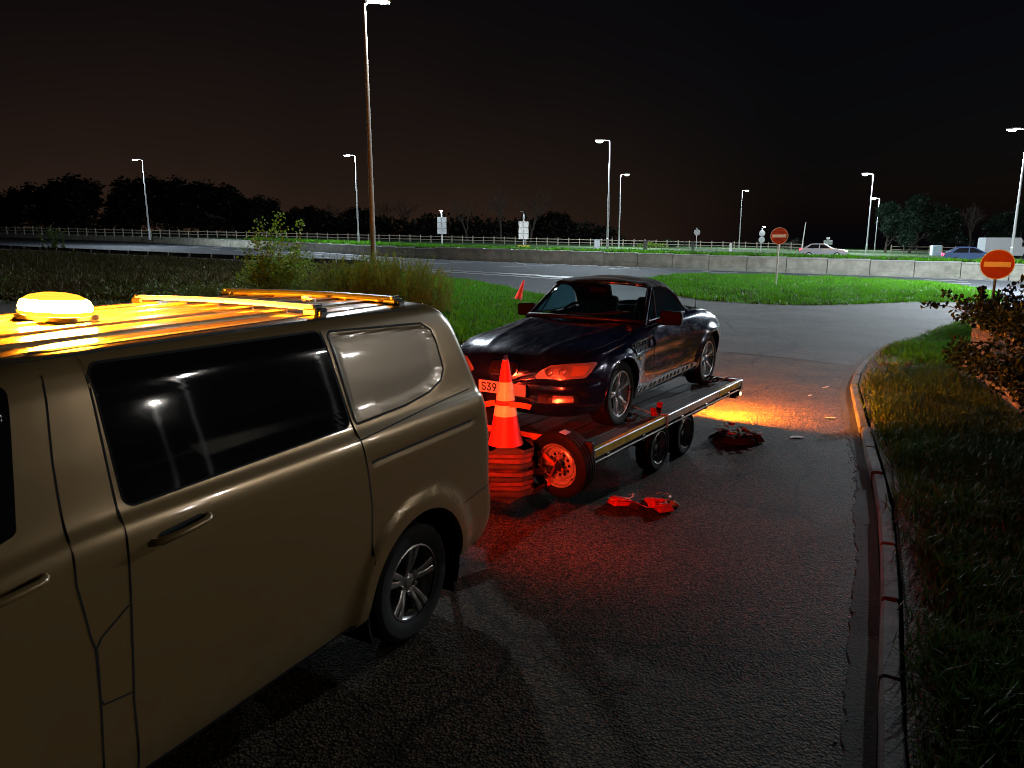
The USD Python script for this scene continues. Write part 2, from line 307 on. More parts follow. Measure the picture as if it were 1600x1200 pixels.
def dup(src, loc, yaw=0.0, label=None, group=None, name=None, scale=None):
    was = src.GetCustomData(); nm = name or src.GetName().split('_0')[0]
    p = '/World/' + numbered('/World', nm)
    x = UsdGeom.Xform.Define(stage, p)
    x.GetPrim().GetReferences().AddInternalReference(src.GetPath())
    x.ClearXformOpOrder()
    x.GetPrim().CreateAttribute('xformOp:translate', Sdf.ValueTypeNames.Double3).Set(Gf.Vec3d(*map(float, loc)))
    x.GetPrim().CreateAttribute('xformOp:rotateZ', Sdf.ValueTypeNames.Float).Set(float(yaw))
    order = ['xformOp:translate', 'xformOp:rotateZ']
    if scale is not None:
        s = (scale,) * 3 if np.ndim(scale) == 0 else scale
        x.GetPrim().CreateAttribute('xformOp:scale', Sdf.ValueTypeNames.Float3).Set(Gf.Vec3f(*map(float, s))); order.append('xformOp:scale')
    x.GetXformOpOrderAttr().Set(order)
    x.GetPrim().SetInstanceable(True)
    tag(x.GetPrim(), label or was.get('label'), was.get('category'), group or was.get('group'))
    return x.GetPrim()

cat = trimesh.util.concatenate
def T(m, R=None, t=None):
    m = m.copy()
    if R is not None: m.apply_transform(R)
    if t is not None: m.apply_translation(t)
    return m
def rot(axis, deg): return trimesh.transformations.rotation_matrix(math.radians(deg), {'x': (1, 0, 0), 'y': (0, 1, 0), 'z': (0, 0, 1)}[axis])
def box(x0, x1, y0, y1, z0, z1, bev=0.0):
    m = trimesh.creation.box((x1 - x0, y1 - y0, z1 - z0))
    if bev > 0:
        e = np.array([x1 - x0, y1 - y0, z1 - z0]) / 2
        p = []
        for s in np.ndindex(2, 2, 2):
            s = np.array(s) * 2 - 1
            for k in range(3):
                q = s * (e - bev); q[k] = s[k] * e[k]; p.append(q)
        m = trimesh.convex.convex_hull(np.array(p))
    m.apply_translation(((x0 + x1) / 2, (y0 + y1) / 2, (z0 + z1) / 2)); return m
def cyl(p0, p1, r0, r1=None, n=16, caps=True):
    return tube([p0, p1], [r0, r0 if r1 is None else r1], n, caps)
def tube(pts, radii, n=8, caps=True):
    p = np.asarray(pts, float); r = np.broadcast_to(np.asarray(radii, float), (len(p),))
    t = np.gradient(p, axis=0); t /= np.linalg.norm(t, axis=1, keepdims=True) + 1e-12
    ref = np.array([0, 0, 1.0]) if abs(t[0, 2]) < 0.9 else np.array([1.0, 0, 0])
    a = np.cross(t, ref); a /= np.linalg.norm(a, axis=1, keepdims=True) + 1e-12
    b = np.cross(t, a); an = np.arange(n) * 2 * PI / n
    v = (p[:, None] + r[:, None, None] * (np.cos(an)[None, :, None] * a[:, None] + np.sin(an)[None, :, None] * b[:, None])).reshape(-1, 3)
    i, j = np.meshgrid(np.arange(len(p) - 1), np.arange(n), indexing='ij')
    q = np.stack([i * n + j, i * n + (j + 1) % n, (i + 1) * n + (j + 1) % n, (i + 1) * n + j], -1).reshape(-1, 4)
    f = np.vstack([q[:, [0, 1, 2]], q[:, [0, 2, 3]]])
    if caps:
        k = len(v); v = np.vstack([v, p[:1], p[-1:]]); e = (len(p) - 1) * n
        f = np.vstack([f, [[k, (x + 1) % n, x] for x in range(n)], [[k + 1, e + x, e + (x + 1) % n] for x in range(n)]])
    return trimesh.Trimesh(v, f, process=False)
def lathe(prof, n=32, a0=0.0):
    """profile (radius, height) turned about z"""
    pr = np.asarray(prof, float); an = np.arange(n) * 2 * PI / n + a0
    v = np.stack([pr[:, None, 0] * np.cos(an), pr[:, None, 0] * np.sin(an), np.broadcast_to(pr[:, None, 1], (len(pr), n))], -1).reshape(-1, 3)
    i, j = np.meshgrid(np.arange(len(pr) - 1), np.arange(n), indexing='ij')
    q = np.stack([i * n + j, i * n + (j + 1) % n, (i + 1) * n + (j + 1) % n, (i + 1) * n + j], -1).reshape(-1, 4)
    return trimesh.Trimesh(v, np.vstack([q[:, [0, 1, 2]], q[:, [0, 2, 3]]]), process=False)
def extr(poly, h):
    if isinstance(poly, (list, tuple, np.ndarray)): poly = sg.Polygon(poly)
    return cat([trimesh.creation.extrude_polygon(g, h, engine='earcut') for g in getattr(poly, 'geoms', [poly])])
XZ = np.array([[1, 0, 0, 0], [0, 0, -1, 0], [0, 1, 0, 0], [0, 0, 0, 1.0]])   # plan polygon (x, y) stands up as (x, z); extrusion runs to -y
def loft(P, ns=120, nr=60, closed=True):
    """P (stations, ring, 3) half rings from bottom middle to top middle on the side y < 0; mirrored"""
    P = np.asarray(P, float); s = np.linspace(0, 1, len(P)); r = np.linspace(0, 1, P.shape[1])
    Q = PchipInterpolator(s, P, axis=0)(np.linspace(0, 1, ns)) if ns else P
    Q = Akima1DInterpolator(r, Q, axis=1)(np.linspace(0, 1, nr))
    Q[:, 0, 1] = 0; Q[:, -1, 1] = 0
    mir = Q[:, 1:-1][:, ::-1].copy(); mir[..., 1] *= -1
    R = np.concatenate([Q, mir], 1); S, K = R.shape[:2]
    v = R.reshape(-1, 3)
    i, j = np.meshgrid(np.arange(S - 1), np.arange(K), indexing='ij')
    q = np.stack([i * K + j, i * K + (j + 1) % K, (i + 1) * K + (j + 1) % K, (i + 1) * K + j], -1).reshape(-1, 4)
    f = [q[:, [0, 1, 2]], q[:, [0, 2, 3]]]
    v = np.vstack([v, R[0].mean(0), R[-1].mean(0)]); k = S * K
    f.append(np.array([[k, (x + 1) % K, x] for x in range(K)])); e = (S - 1) * K
    f.append(np.array([[k + 1, e + x, e + (x + 1) % K] for x in range(K)]))
    m = trimesh.Trimesh(v, np.vstack(f), process=False)
    if m.volume < 0: m.invert()
    return m
def manif(m):
    m = m.copy(); m.merge_vertices()
    return m3.Manifold(m3.Mesh(np.asarray(m.vertices, np.float32), np.asarray(m.faces, np.uint32)))
def unman(x):
    q = x.to_mesh(); return trimesh.Trimesh(q.vert_properties[:, :3], q.tri_verts, process=False)

class Skin:
    """lays thin pieces on a body: outlines drawn in a plane are cast onto the body along one axis"""
    def __init__(self, mesh):
        self.m = mesh; self.r = trimesh.ray.ray_pyembree.RayMeshIntersector(mesh) if hasattr(trimesh.ray, 'ray_pyembree') and trimesh.ray.has_embree else trimesh.ray.ray_triangle.RayMeshIntersector(mesh)
    def cast(self, ab, axis, sign):
        """axis 1: ab = (x, z), from sign*y; axis 0: ab = (y, z), from sign*x; axis 2: ab = (x, y) from above"""
        o = np.zeros((len(ab), 3)); oth = [k for k in range(3) if k != axis]
        o[:, oth[0]], o[:, oth[1]] = ab[:, 0], ab[:, 1]; o[:, axis] = sign * 10
        d = np.zeros_like(o); d[:, axis] = -sign
        loc, ir, it = self.r.intersects_location(o, d, multiple_hits=False)
        out = np.full(len(ab), np.nan); out[ir] = loc[:, axis]
        bad = np.isnan(out)
        if bad.any() and (~bad).any():
            t = cKDTree(ab[~bad]); out[bad] = out[~bad][t.query(ab[bad])[1]]
        o[:, axis] = out; return o
    def patch(self, poly, axis, sign, off=0.003, thick=0.006, res=0.05):
        if isinstance(poly, (list, tuple, np.ndarray)): poly = sg.Polygon(poly)
        parts = []
        for g in getattr(poly, 'geoms', [poly]):
            g = shapely.segmentize(g, res)
            v2, f = trimesh.creation.triangulate_polygon(g, engine='earcut')
            v, f = np.column_stack([v2, np.zeros(len(v2))]), f
            v, f = trimesh.remesh.subdivide_to_size(v, f, res * 1.6, max_iter=12)
            mm = trimesh.Trimesh(v, f); mm.merge_vertices(); v, f = mm.vertices, mm.faces
            a = self.cast(v[:, :2], axis, sign); top = a.copy(); top[:, axis] += sign * off; bot = a.copy(); bot[:, axis] += sign * (off - thick)
            n = len(v); f = np.asarray(f, int); eg = np.vstack([f[:, [0, 1]], f[:, [1, 2]], f[:, [2, 0]]]); ed = np.sort(eg, 1); k = ed[:, 0] * n + ed[:, 1]
            _, iv, c = np.unique(k, return_inverse=True, return_counts=True); rim = eg[c[iv.reshape(-1)] == 1]; a_, b_ = rim[:, 0], rim[:, 1]
            F = [f, f[:, ::-1] + n, np.column_stack([b_, a_, a_ + n]), np.column_stack([b_, a_ + n, b_ + n])]
            m = trimesh.Trimesh(np.vstack([top, bot]), np.vstack(F), process=False)
            if m.volume < 0: m.invert()
            parts.append(m)
        return cat(parts)
    def line(self, pts, w, axis, sign, off=0.0015, thick=0.004, res=0.05, cap='flat'):
        return self.patch(sg.LineString(pts).buffer(w / 2, cap_style=cap, join_style='round'), axis, sign, off, thick, res)

def smoothstep(x): x = np.clip(x, 0, 1); return x * x * (3 - 2 * x)
def gz(x, y):
    """height of the road: level in the lay-by, tilting down to the right beyond it"""
    return -0.0206 * np.clip(x, -400, 200) * smoothstep((np.asarray(y, float) - 16) / 29.0)

def sheet(poly, res, dz, name, mat, kind='structure', zfun=gz, bump=0.0, skirt=0.0, parent=None, label=None):
    if isinstance(poly, (list, tuple, np.ndarray)): poly = sg.Polygon(poly)
    poly = shapely.segmentize(poly.buffer(0), res)
    v2, f = trimesh.creation.triangulate_polygon(poly, engine='earcut')
    v, f = trimesh.remesh.subdivide_to_size(np.column_stack([v2, np.zeros(len(v2))]), f, res * 1.8, max_iter=14)
    m = trimesh.Trimesh(v, f); m.merge_vertices(); v = np.array(m.vertices); f = np.array(m.faces)
    v[:, 2] = zfun(v[:, 0], v[:, 1]) + dz
    if bump: v[:, 2] += bump * (meshkit.fbm(np.column_stack([v[:, :2] * 0.7, 0 * v[:, 0]]), 3, 5) - 0.5)
    m = trimesh.Trimesh(v, f, process=False)
    if m.face_normals[:, 2].mean() < 0: m.invert()
    o = obj(name, m, mat, parent, smooth=True)
    return tag(o, label, None, None, kind)

def leaves(pts, dirs, L, W, r=rng, curl=0.25):
    """folded diamond leaves (four triangles each) at pts along dirs"""
    pts = np.asarray(pts, float); n = len(pts); d = dirs / (np.linalg.norm(dirs, axis=1, keepdims=True) + 1e-9)
    s = np.cross(d, r.normal(size=(n, 3))); s /= np.linalg.norm(s, axis=1, keepdims=True) + 1e-9
    u = np.cross(s, d); L = np.asarray(L).reshape(-1, 1) * np.ones((n, 1)); W = np.asarray(W).reshape(-1, 1) * np.ones((n, 1))
    mid = pts + d * L * 0.45
    V = np.stack([pts, mid + s * W / 2 + u * W * curl, pts + d * L, mid - s * W / 2 + u * W * curl], 1)
    k = np.arange(n)[:, None] * 4
    F = np.concatenate([k + [0, 1, 2], k + [0, 2, 3]])
    return trimesh.Trimesh(V.reshape(-1, 3), F, process=False)

# ------------------------------------------------------------------ the setting: ground, roads, verges
WALL = np.array([(-190, 205), (-107, 158), (-68, 136), (-44, 113), (-26, 94), (-8, 73.5), (11, 63.2), (29, 55.6), (36, 52.4), (62, 40), (120, 8)], float)
def densify(line, step):
    ls = sg.LineString(line); n = max(2, int(round(ls.length / step)) + 1)
    return np.array([ls.interpolate(t).coords[0] for t in np.linspace(0, ls.length, n)])
_t = np.linspace(0, 1, len(WALL)); _w = PchipInterpolator(np.r_[0, np.cumsum(np.linalg.norm(np.diff(WALL, axis=0), axis=1))], WALL)
WL = densify(_w(np.linspace(0, np.linalg.norm(np.diff(WALL, axis=0), axis=1).sum(), 160)), 3.0)
RAIL = np.array([(-100, 101), (-41, 62.3), (-20, 51.3), (-9, 45.6)], float)
KERB = np.array([(0.75, 0.9), (1.64, 2.9), (2.36, 4.32), (3.15, 5.99), (3.58, 7.03), (4.05, 8.21), (4.7, 9.81), (5.23, 11.1), (5.78, 12.15), (6.32, 13.07), (6.93, 13.99), (7.83, 15.3), (8.54, 15.96), (9.17, 16.66), (10.23, 17.91), (11.66, 19.36), (12.45, 20.09), (14.2, 21.6)])

ground_poly = sg.Point(0, 150).buffer(400, 24)
sheet(ground_poly, 45, -0.12, 'ground', 'soil')
sheet(np.vstack([WL, [(120, -25), (60, -2), (24, 22), (8, 24), (0.4, 24), (-4, 37), (-20, 49.5), (-41, 60.5), (-100, 99), (-190, 150)]]), 5.0, 0.0, 'carriageway', 'asphalt_road')
apron_poly = sg.Polygon(np.vstack([[(-1.5, -18)], [(0.2, -3)], KERB, [(20, 25.5), (25, 30.5), (18.6, 29.2), (14.5, 28.4), (10.2, 27.0), (7.8, 29), (7.0, 33), (4.5, 33.5), (0.6, 31.5), (0.6, 27.4), (0.6, 23), (-1.6, 15.6), (-5, 13.2), (-40, 12.0), (-40, -18)]])).buffer(0)
sheet(apron_poly, 1.2, 0.004, 'lay_by_tarmac', 'asphalt_worn_lit')
island_poly = sg.Polygon([(18.9, 28.5), (16.6, 28.15), (14.5, 27.7), (12.2, 26.7), (10.2, 26.1), (8.6, 26.8), (7.4, 28.3), (6.6, 33), (7.2, 41), (10.7, 49.0), (17.1, 49.2), (24.0, 47.6), (26.3, 44.2), (23.4, 36)]).buffer(0.5).buffer(-0.5)
bank_poly = sg.Polygon([(-3.4, 40.2), (-1.2, 35.5), (0, 32.2), (1.0, 28.6), (1.25, 26.5), (1.1, 23), (-0.7, 16.4), (-4, 13.9), (-38, 12.8), (-70, 40), (-100, 99), (-41, 61.2), (-20, 50.3), (-10, 45.2)]).buffer(0.5).buffer(-0.5)
def mound(poly, hgt, wid):
    b = poly.boundary
    return lambda x, y: gz(x, y) + hgt * smoothstep(shapely.distance(shapely.points(x, y), b) / wid)
island_z, bank_z = mound(island_poly, 0.16, 2.5), mound(bank_poly, 0.22, 3.0)
sheet(island_poly, 1.2, 0.008, 'grass_island', 'turf', zfun=island_z)
sheet(bank_poly.intersection(sg.box(-6.6, 0, 20, 120)), 1.6, 0.008, 'grass_bank', 'turf', zfun=bank_z)
sheet(bank_poly.intersection(sg.box(-200, 0, -6.6, 120)), 2.4, 0.008, 'rough_bank', 'soil', zfun=bank_z)
verge_poly = sg.Polygon(np.vstack([KERB + [0.13, 0], [(22, 23.5), (60, 6), (60, -18), (0.3, -18)]])).buffer(0)
verge_z = lambda x, y: gz(x, y) + 0.085 + 0.05 * meshkit.fbm(np.column_stack([x * 1.2, y * 1.2, x * 0]), 3, 2)
sheet(verge_poly, 0.55, 0.0, 'grass_verge', 'dry_verge', zfun=verge_z)
off = lambda d: np.array(sg.LineString(WL).parallel_offset(d, 'left').coords)
far_z = lambda x, y: gz(x, y) + 1.12
upper = np.vstack([WL + [0.12, 0.28], [(300, -30), (300, 420), (-300, 420), (-300, 230)]])
sheet(upper, 18, 0.0, 'upper_field', 'turf', zfun=far_z)
a, b = off(7.0), off(24.0)
sheet(np.vstack([a, b[::-1]]), 8, 0.03, 'far_carriageway', 'asphalt_road', zfun=far_z)

# painted markings on the near carriageway (thin sheets 4 mm above the surface)
def ribbon_poly(p, q, w): return sg.LineString([p, q]).buffer(w / 2, cap_style='flat')
def mark(name, poly, label): sheet(poly, 3.0, 0.006, name, 'road_paint', 'structure', label=label)
edge = np.array(sg.LineString(WL).parallel_offset(0.75, 'right').coords)
edge = edge[(edge[:, 0] > -120) & (edge[:, 0] < 75)]
mark('edge_line', sg.LineString(edge).buffer(0.10, cap_style='flat'), 'white edge line along the foot of the concrete wall')
for k, d in enumerate((4.4, 8.2)):
    ln = sg.LineString(WL).parallel_offset(d, 'right')
    s = 0.0
    while s < ln.length:
        c = ln.interpolate(s + 1.0).coords[0]
        if -95 < c[0] < 45 and not (d > 5 and c[0] > 6.5 and c[0] < 19):
            mark('lane_dash', shapely.ops.substring(ln, s, s + 2.6).buffer(0.09, cap_style='flat'), None)
        s += 7.5
mark('taper_line', sg.LineString([(-9, 53.0), (-4.7, 50.7), (0, 47.7), (4.6, 44.4), (8, 42)]).buffer(0.11, cap_style='flat'), 'upper white taper line of the slip lane')
mark('taper_line', sg.LineString([(-9, 50.9), (-4.2, 48.2), (0, 45.0), (3.8, 41.7), (7, 38.8)]).buffer(0.13, cap_style='flat'), 'lower white taper line of the slip lane')
mark('road_arrow', sg.Polygon([(-1.3, 48.3), (0.9, 47.0), (0.6, 47.6), (1.7, 46.9), (2.0, 46.2), (0.9, 46.1)]), 'white turn arrow nearest the willow bush')
mark('road_arrow', sg.Polygon([(1.2, 46.7), (2.9, 45.3), (3.1, 45.9), (4.0, 44.8), (3.3, 44.0), (1.9, 44.6)]), 'white turn arrow just left of the car roof')
mark('give_way_line', sg.LineString([(20.4, 30.2), (24.5, 34.2), (30, 37)]).buffer(0.17, cap_style='flat'), 'thick white line at the mouth of the slip road')
mark('lane_dash', sg.LineString([(25.2, 40.6), (29.0, 38.2)]).buffer(0.09, cap_style='flat'), None)
gut = sg.LineString(KERB).buffer(0.30, single_sided=True).difference(sg.LineString(KERB).buffer(0.02)); _r = np.random.default_rng(2)
for p_ in np.arange(0, 28, 0.5): c_ = sg.LineString(KERB).interpolate(p_ % sg.LineString(KERB).length); gut = gut.difference(saf.scale(c_.buffer(0.14), 1 + _r.random(), 1).buffer(0)) if False else gut
# joints and patches in the lay-by surface
mark2 = lambda name, poly, mat, lab: sheet(poly, 1.0, 0.009, name, mat, 'structure', label=lab)
mark2('tar_joint', sg.LineString([(1.9, 16.6), (4.27, 15.12), (5.4, 14.2), (6.3, 13.36)]).buffer(0.035, cap_style='flat'), 'tar', 'dark tar joint running across the lay-by to the kerb')
mark2('tar_joint', sg.LineString([(3.1, 11.4), (4.1, 11.0), (5.1, 10.9)]).buffer(0.014, cap_style='flat'), 'tar', 'thin crack in the tarmac short of the slab')

up_poly = apron_poly.intersection(sg.Polygon([(-2, 19.0), (1.9, 16.6), (4.27, 15.12), (5.4, 14.2), (6.3, 13.36), (30, 10), (40, 40), (-2, 40)]))
sheet(up_poly, 1.2, 0.0065, 'upper_tarmac', 'asphalt_grey')
# kerb stones along the right verge, each its own piece
kb = thing('kerb', 'worn grey kerb of separate stones curving along the right verge', 'kerb')
kp = densify(PchipInterpolator(np.r_[0, np.cumsum(np.linalg.norm(np.diff(KERB, axis=0), axis=1))], KERB)(np.linspace(0, np.linalg.norm(np.diff(KERB, axis=0), axis=1).sum(), 200)), 0.915)
for p, q in zip(kp[:-1], kp[1:]):
    L = np.linalg.norm(q - p); d = (q - p) / L; h = 0.105 + rng.normal() * 0.008
    m = box(0.006, L - 0.006, -0.105, 0.0, -0.1, h, 0.016)
    m.apply_transform(rot('x', rng.normal() * 1.6)); m.apply_transform(rot('z', math.degrees(math.atan2(d[1], d[0])) + rng.normal() * 0.5))
    m.apply_translation([p[0], p[1], gz(p[0], p[1])]); obj('kerb_stone', m, 'kerb_stone', kb, smooth=False)
sl = extr([(6.55, 12.80), (7.32, 13.95), (7.62, 13.75), (7.05, 12.72)], 0.07); sl.apply_translation([0.05, 0, 0.085])
tag(obj('stone_slab', sl, 'slab_stone', smooth=False), 'flat brown stone slab lying in the verge beside the kerb', 'slab')

# concrete retaining wall beyond the near carriageway
wl = thing('retaining_wall', 'long weathered concrete retaining wall of panels beyond the road', 'wall')
for k, (p, q) in enumerate(zip(WL[:-1], WL[1:])):
    L = np.linalg.norm(q - p); d = (q - p) / L; z0 = gz(*(p + q) / 2)
    hh = 1.2 if p[0] > -9.5 else 1.05
    prof = sg.Polygon([(0.0, -0.15), (-0.02, 0.34), (0.06, 0.38), (0.08, hh - 0.1), (0.33, hh - 0.1), (0.33, -0.15)])
    m = extr(prof, L - 0.05); m.apply_transform(np.array([[0, 0, 1, 0.025], [1, 0, 0, 0], [0, 1, 0, 0], [0, 0, 0, 1.0]]))
    c = box(0.012, L - 0.012, 0.03, 0.40, hh - 0.1, hh, 0.015)
    R = np.eye(4); R[:2, 0] = d; R[:2, 1] = (-d[1], d[0]); R[:3, 3] = (p[0], p[1], z0 + rng.normal() * 0.008)
    m.apply_transform(R); c.apply_transform(R)
    o = obj('wall_panel', m, 'concrete', wl, smooth=False); obj('coping', c, 'concrete_pale', o, smooth=False)

# crash barrier on the left, seen from behind
gr = thing('crash_barrier', 'dark steel crash barrier on pale posts along the left carriageway edge', 'barrier')
rl = densify(RAIL, 2.2)
wprof = [(0, 0.42), (0.05, 0.46), (0.05, 0.52), (0, 0.57), (0.05, 0.62), (0.05, 0.68), (0, 0.72), (-0.012, 0.72), (0.035, 0.675), (0.035, 0.625), (-0.015, 0.57), (0.035, 0.515), (0.035, 0.465), (-0.012, 0.42)]
for p, q in zip(rl[:-1], rl[1:]):
    L = np.linalg.norm(q - p); d = (q - p) / L; zp, zq = gz(*p), gz(*q)
    m = extr(sg.Polygon(wprof), L); m.apply_transform(np.array([[0, 0, 1, 0], [1, 0, 0, 0], [0, 1, 0, 0], [0, 0, 0, 1.0]]))
    R = np.eye(4); R[:2, 0] = d; R[2, 0] = (zq - zp) / L; R[:2, 1] = (-d[1], d[0]); R[:3, 3] = (*p, zp)
    m.apply_transform(R); obj('rail', m, 'dark_steel', gr, smooth=False)
    pm_ = box(-0.05, 0.05, -0.16, -0.06, -0.3, 0.70, 0.01); pm_.apply_transform(R); obj('post', pm_, 'concrete_pale', gr, smooth=False)

# post and rail fence far behind
def fence(pts, label):
    f = thing('rail_fence', label, 'fence')
    pl = densify(pts, 1.75); Z = [float(far_z(*p)) for p in pl]
    for p, z in zip(pl, Z): obj('post', box(p[0] - .06, p[0] + .06, p[1] - .06, p[1] + .06, z - .2, z + 1.22, .012), 'rail_wood', f, smooth=False)
    for k in range(0, len(pl) - 1, 2):
        e = min(k + 2, len(pl) - 1)
        for h in (0.5, 0.98):
            obj('rail', tube([(pl[k][0], pl[k][1] - .075, Z[k] + h), (pl[e][0], pl[e][1] - .075, Z[e] + h)], 0.052, 4), 'rail_wood', f, smooth=False)
fence([(-92, 134), (-47, 127), (-10, 124), (20, 121), (46, 118)], 'long pale post and rail fence behind the wall, left of the striped car gap')
fence([(57, 112), (72, 108)], 'short pale post and rail fence in front of the lit green tree')

# ------------------------------------------------------------------ street lamps
def lamp_parts(t, h, colmat, armlen=0.7, r0=0.10, r1=0.048, glow='street_lens', bowl=1.0):
    obj('column', tube([(0, 0, -0.2), (0, 0, 1.2), (0, 0, 1.22), (0, 0, h)], [r0 * 1.25, r0 * 1.25, r0, r1], 12), colmat, t)
    obj('arm', tube([(0, 0, h - 0.05), (0.12, 0, h + 0.06), (armlen, 0, h + 0.10)], [0.045, 0.04, 0.035], 8), colmat, t)
    hd = extr(sg.box(-0.42, -0.19, 0.36, 0.19).buffer(0.05), 0.09); hd.apply_translation([armlen + 0.25, 0, h + 0.085])
    hh = obj('lamp_head', hd, 'post_grey', t)
    ln = lathe([(0.001, -0.20), (0.15, -0.185), (0.26, -0.11), (0.31, 0.0)], 24); ln.vertices[:, 2] *= bowl; ln.vertices[:, 1] *= 0.66; ln.invert()
    ln.apply_translation([armlen + 0.28, 0, h + 0.082]); obj('lens', ln, glow, hh)
tall = thing('street_lamp', 'tall brown street lamp column standing behind the willow bush', 'street lamp', (-5.25, 28.2, 0.1), 10)
lamp_parts(tall, 10.35, 'brown_post', 0.25, 0.105, 0.05, 'tall_lens', 0.10)
lamps = [(-48.2, 99.4, 175, 'street lamp farthest left, alone above the dark tree mass'),
         (-18.1, 88.1, 170, 'pale street lamp beside the tall brown lamp column'),
         (9.0, 70.3, 160, 'taller lamp of the pair above the soft top car'),
         (15.2, 106.2, 20, 'shorter lamp of the pair, standing behind the taller one'),
         (40.7, 133.7, 20, 'street lamp above the red no entry sign on the island'),
         (46.3, 97.3, 165, 'brighter lamp of the pair left of the green tree'),
         (71.7, 147.3, 165, 'smaller, farther lamp of the pair left of the green tree'),
         (39.2, 58.4, 150, 'leaning-looking tall lamp at the right edge above the second sign'),
         (44.0, 9.0, 150, None), (58.0, 22.0, 160, None), (95.0, 12.0, 170, None), (83.0, 33.0, 165, None)]
row = thing('street_lamp', 'added lamp, unseen on the right, lighting the island, wall and car', 'street lamp', (27.6, 35.6, -0.4), 160); lamp_parts(row, 10.35, 'brown_post', 0.25, 0.105, 0.05, 'added_lens', 0.08)  # added lamp out of view, there to light island, wall and car
lamp0 = warm0 = None
for k, (x, y, rz, lab) in enumerate(lamps):
    z = float(gz(x, y)) + (1.12 if k < 8 else 0.1)
    lab = lab or ('nearest of the lamps standing right of the view, mirrored in the van window', 'second nearest of the lamps right of the view, mirrored in the van window', 'farthest of the lamps standing right of the view, mirrored in the van window', 'second farthest of the lamps right of the view, mirrored in the van window')[k - 8]
    if lamp0 is None:
        lamp0 = thing('street_lamp', lab, 'street lamp', (x, y, z), rz, 'lamps along the dual carriageway'); lamp_parts(lamp0, 10.0, 'post_grey', bowl=0.8)
    elif k >= 8 and warm0 is None:
        warm0 = thing('street_lamp', lab, 'street lamp', (x, y, z), rz, 'lamps mirrored in the van window'); lamp_parts(warm0, 10.0, 'post_grey', glow='warm_lens')
    else:
        dup(warm0 if k >= 8 else lamp0, (x, y, z), rz, lab, 'lamps along the dual carriageway' if k < 8 else 'lamps mirrored in the van window', name='street_lamp')

# ------------------------------------------------------------------ signs and small street furniture
def disc_sign(name, label, loc, yaw, R, zc, pole_r, postmat):
    t = thing(name, label, 'road sign', loc, yaw)
    obj('post', tube([(0, 0, -0.3), (0, 0, zc + R * 0.7)], pole_r, 12), postmat, t)
    d = trimesh.creation.cylinder(R, 0.012, sections=48); d.apply_transform(rot('x', 90)); d.apply_translation([0, -pole_r - 0.03, zc]); f = obj('sign_plate', d, 'sign_white', t)
    d = trimesh.creation.cylinder(R * 0.955, 0.005, sections=48); d.apply_transform(rot('x', 90)); d.apply_translation([0, -pole_r - 0.038, zc]); obj('red_disc', d, 'sign_red', f)
    obj('bar', box(-R * 0.78, R * 0.78, -pole_r - 0.046, -pole_r - 0.0412, zc - R * 0.17, zc + R * 0.17), 'sign_white', f, smooth=False)
    for h in (-0.5, 0.5): obj('clamp', box(-0.06, 0.06, -pole_r - 0.024, pole_r + 0.02, zc + h * R - 0.02, zc + h * R + 0.02), 'galvanised', t, smooth=False)
disc_sign('no_entry_sign', 'red no entry sign with pale bar standing on the far grass island', (12.55, 35.1, -0.05), -18, 0.39, 2.42, 0.038, 'galvanised')
disc_sign('no_entry_sign', 'red no entry sign rising out of the dark ivy at right', (12.75, 19.5, 0.0), -29, 0.385, 1.62, 0.035, 'dark_steel')

def post_(t, h, r=0.06, mat='galvanised', x=0): obj('post', tube([(x, 0, -0.2), (x, 0, h)], r, 10), mat, t)
def lampette(t, z, x=0.0, lit=True):
    obj('lamp_arm', tube([(x, 0, z), (x, -0.1, z + 0.25), (x - 0.35, -0.4, z + 0.28)], 0.03, 6), 'galvanised', t)
    if lit:
        s = trimesh.creation.icosphere(2, 0.12); s.apply_translation([x - 0.05, -0.25, z + 0.17]); obj('lens', s, 'sign_lamp', t)
for (x, y, h, lit, lab, yw) in ((-8.9, 95, 4.0, True, 'narrow tall grey sign panel pair with a lit lamp on top', 8), (1.4, 90, 3.9, False, 'narrow pale blue sign panel with unlit lamp arm above yellow base', -4)):
    t = thing('panel_sign', lab, 'road sign', (x, y, far_z(x, y)), yw); z0 = 1.35 if lit else 0.95; z1 = 3.5 if lit else 3.05
    post_(t, h, 0.09)
    for i in range(3):
        for s in (-1, 1):
            obj('panel', box(s * 0.31 - 0.27, s * 0.31 + 0.27, -0.14, -0.11, z0 + (z1 - z0) * i / 3 + 0.02, z0 + (z1 - z0) * (i + 1) / 3 - 0.02), 'sign_grey' if lit else 'sign_white', t, smooth=False)
    lampette(t, h, 0, lit)
    if not lit: obj('base', box(-0.75, 0.75, -0.4, 0.3, -0.1, 0.22, 0.06), 'sign_yellow', t)
t = thing('round_sign', 'small grey round road sign on thin post, seen from behind', 'road sign', (24.7, 100, far_z(24.7, 100)), 5); post_(t, 2.9, 0.05)
d = trimesh.creation.cylinder(0.42, 0.02, sections=28); d.apply_transform(rot('x', 90)); d.apply_translation([0, -0.08, 2.3]); obj('sign_plate', d, 'sign_grey', t)
t = thing('round_sign', 'two stacked round signs on a post under a bright small lamp', 'road sign', (33.4, 100, far_z(33.4, 100)), 5); post_(t, 3.0, 0.06)
for z in (2.35, 1.5):
    d = trimesh.creation.cylinder(0.42, 0.02, sections=28); d.apply_transform(rot('x', 90)); d.apply_translation([0, -0.09, z]); obj('sign_plate', d, 'sign_grey', t)
lampette(t, 3.0, 0.2)
t = thing('small_sign', 'low twin-faced pale sign between the passing car and the thin pole', 'road sign', (40.2, 95, far_z(40.2, 95)), 0); post_(t, 1.8, 0.05)
for s in (-1, 1): obj('panel', box(s * 0.3 - 0.26, s * 0.3 + 0.26, -0.1, -0.07, 1.05, 1.6, 0.01), 'sign_grey', t, smooth=False)
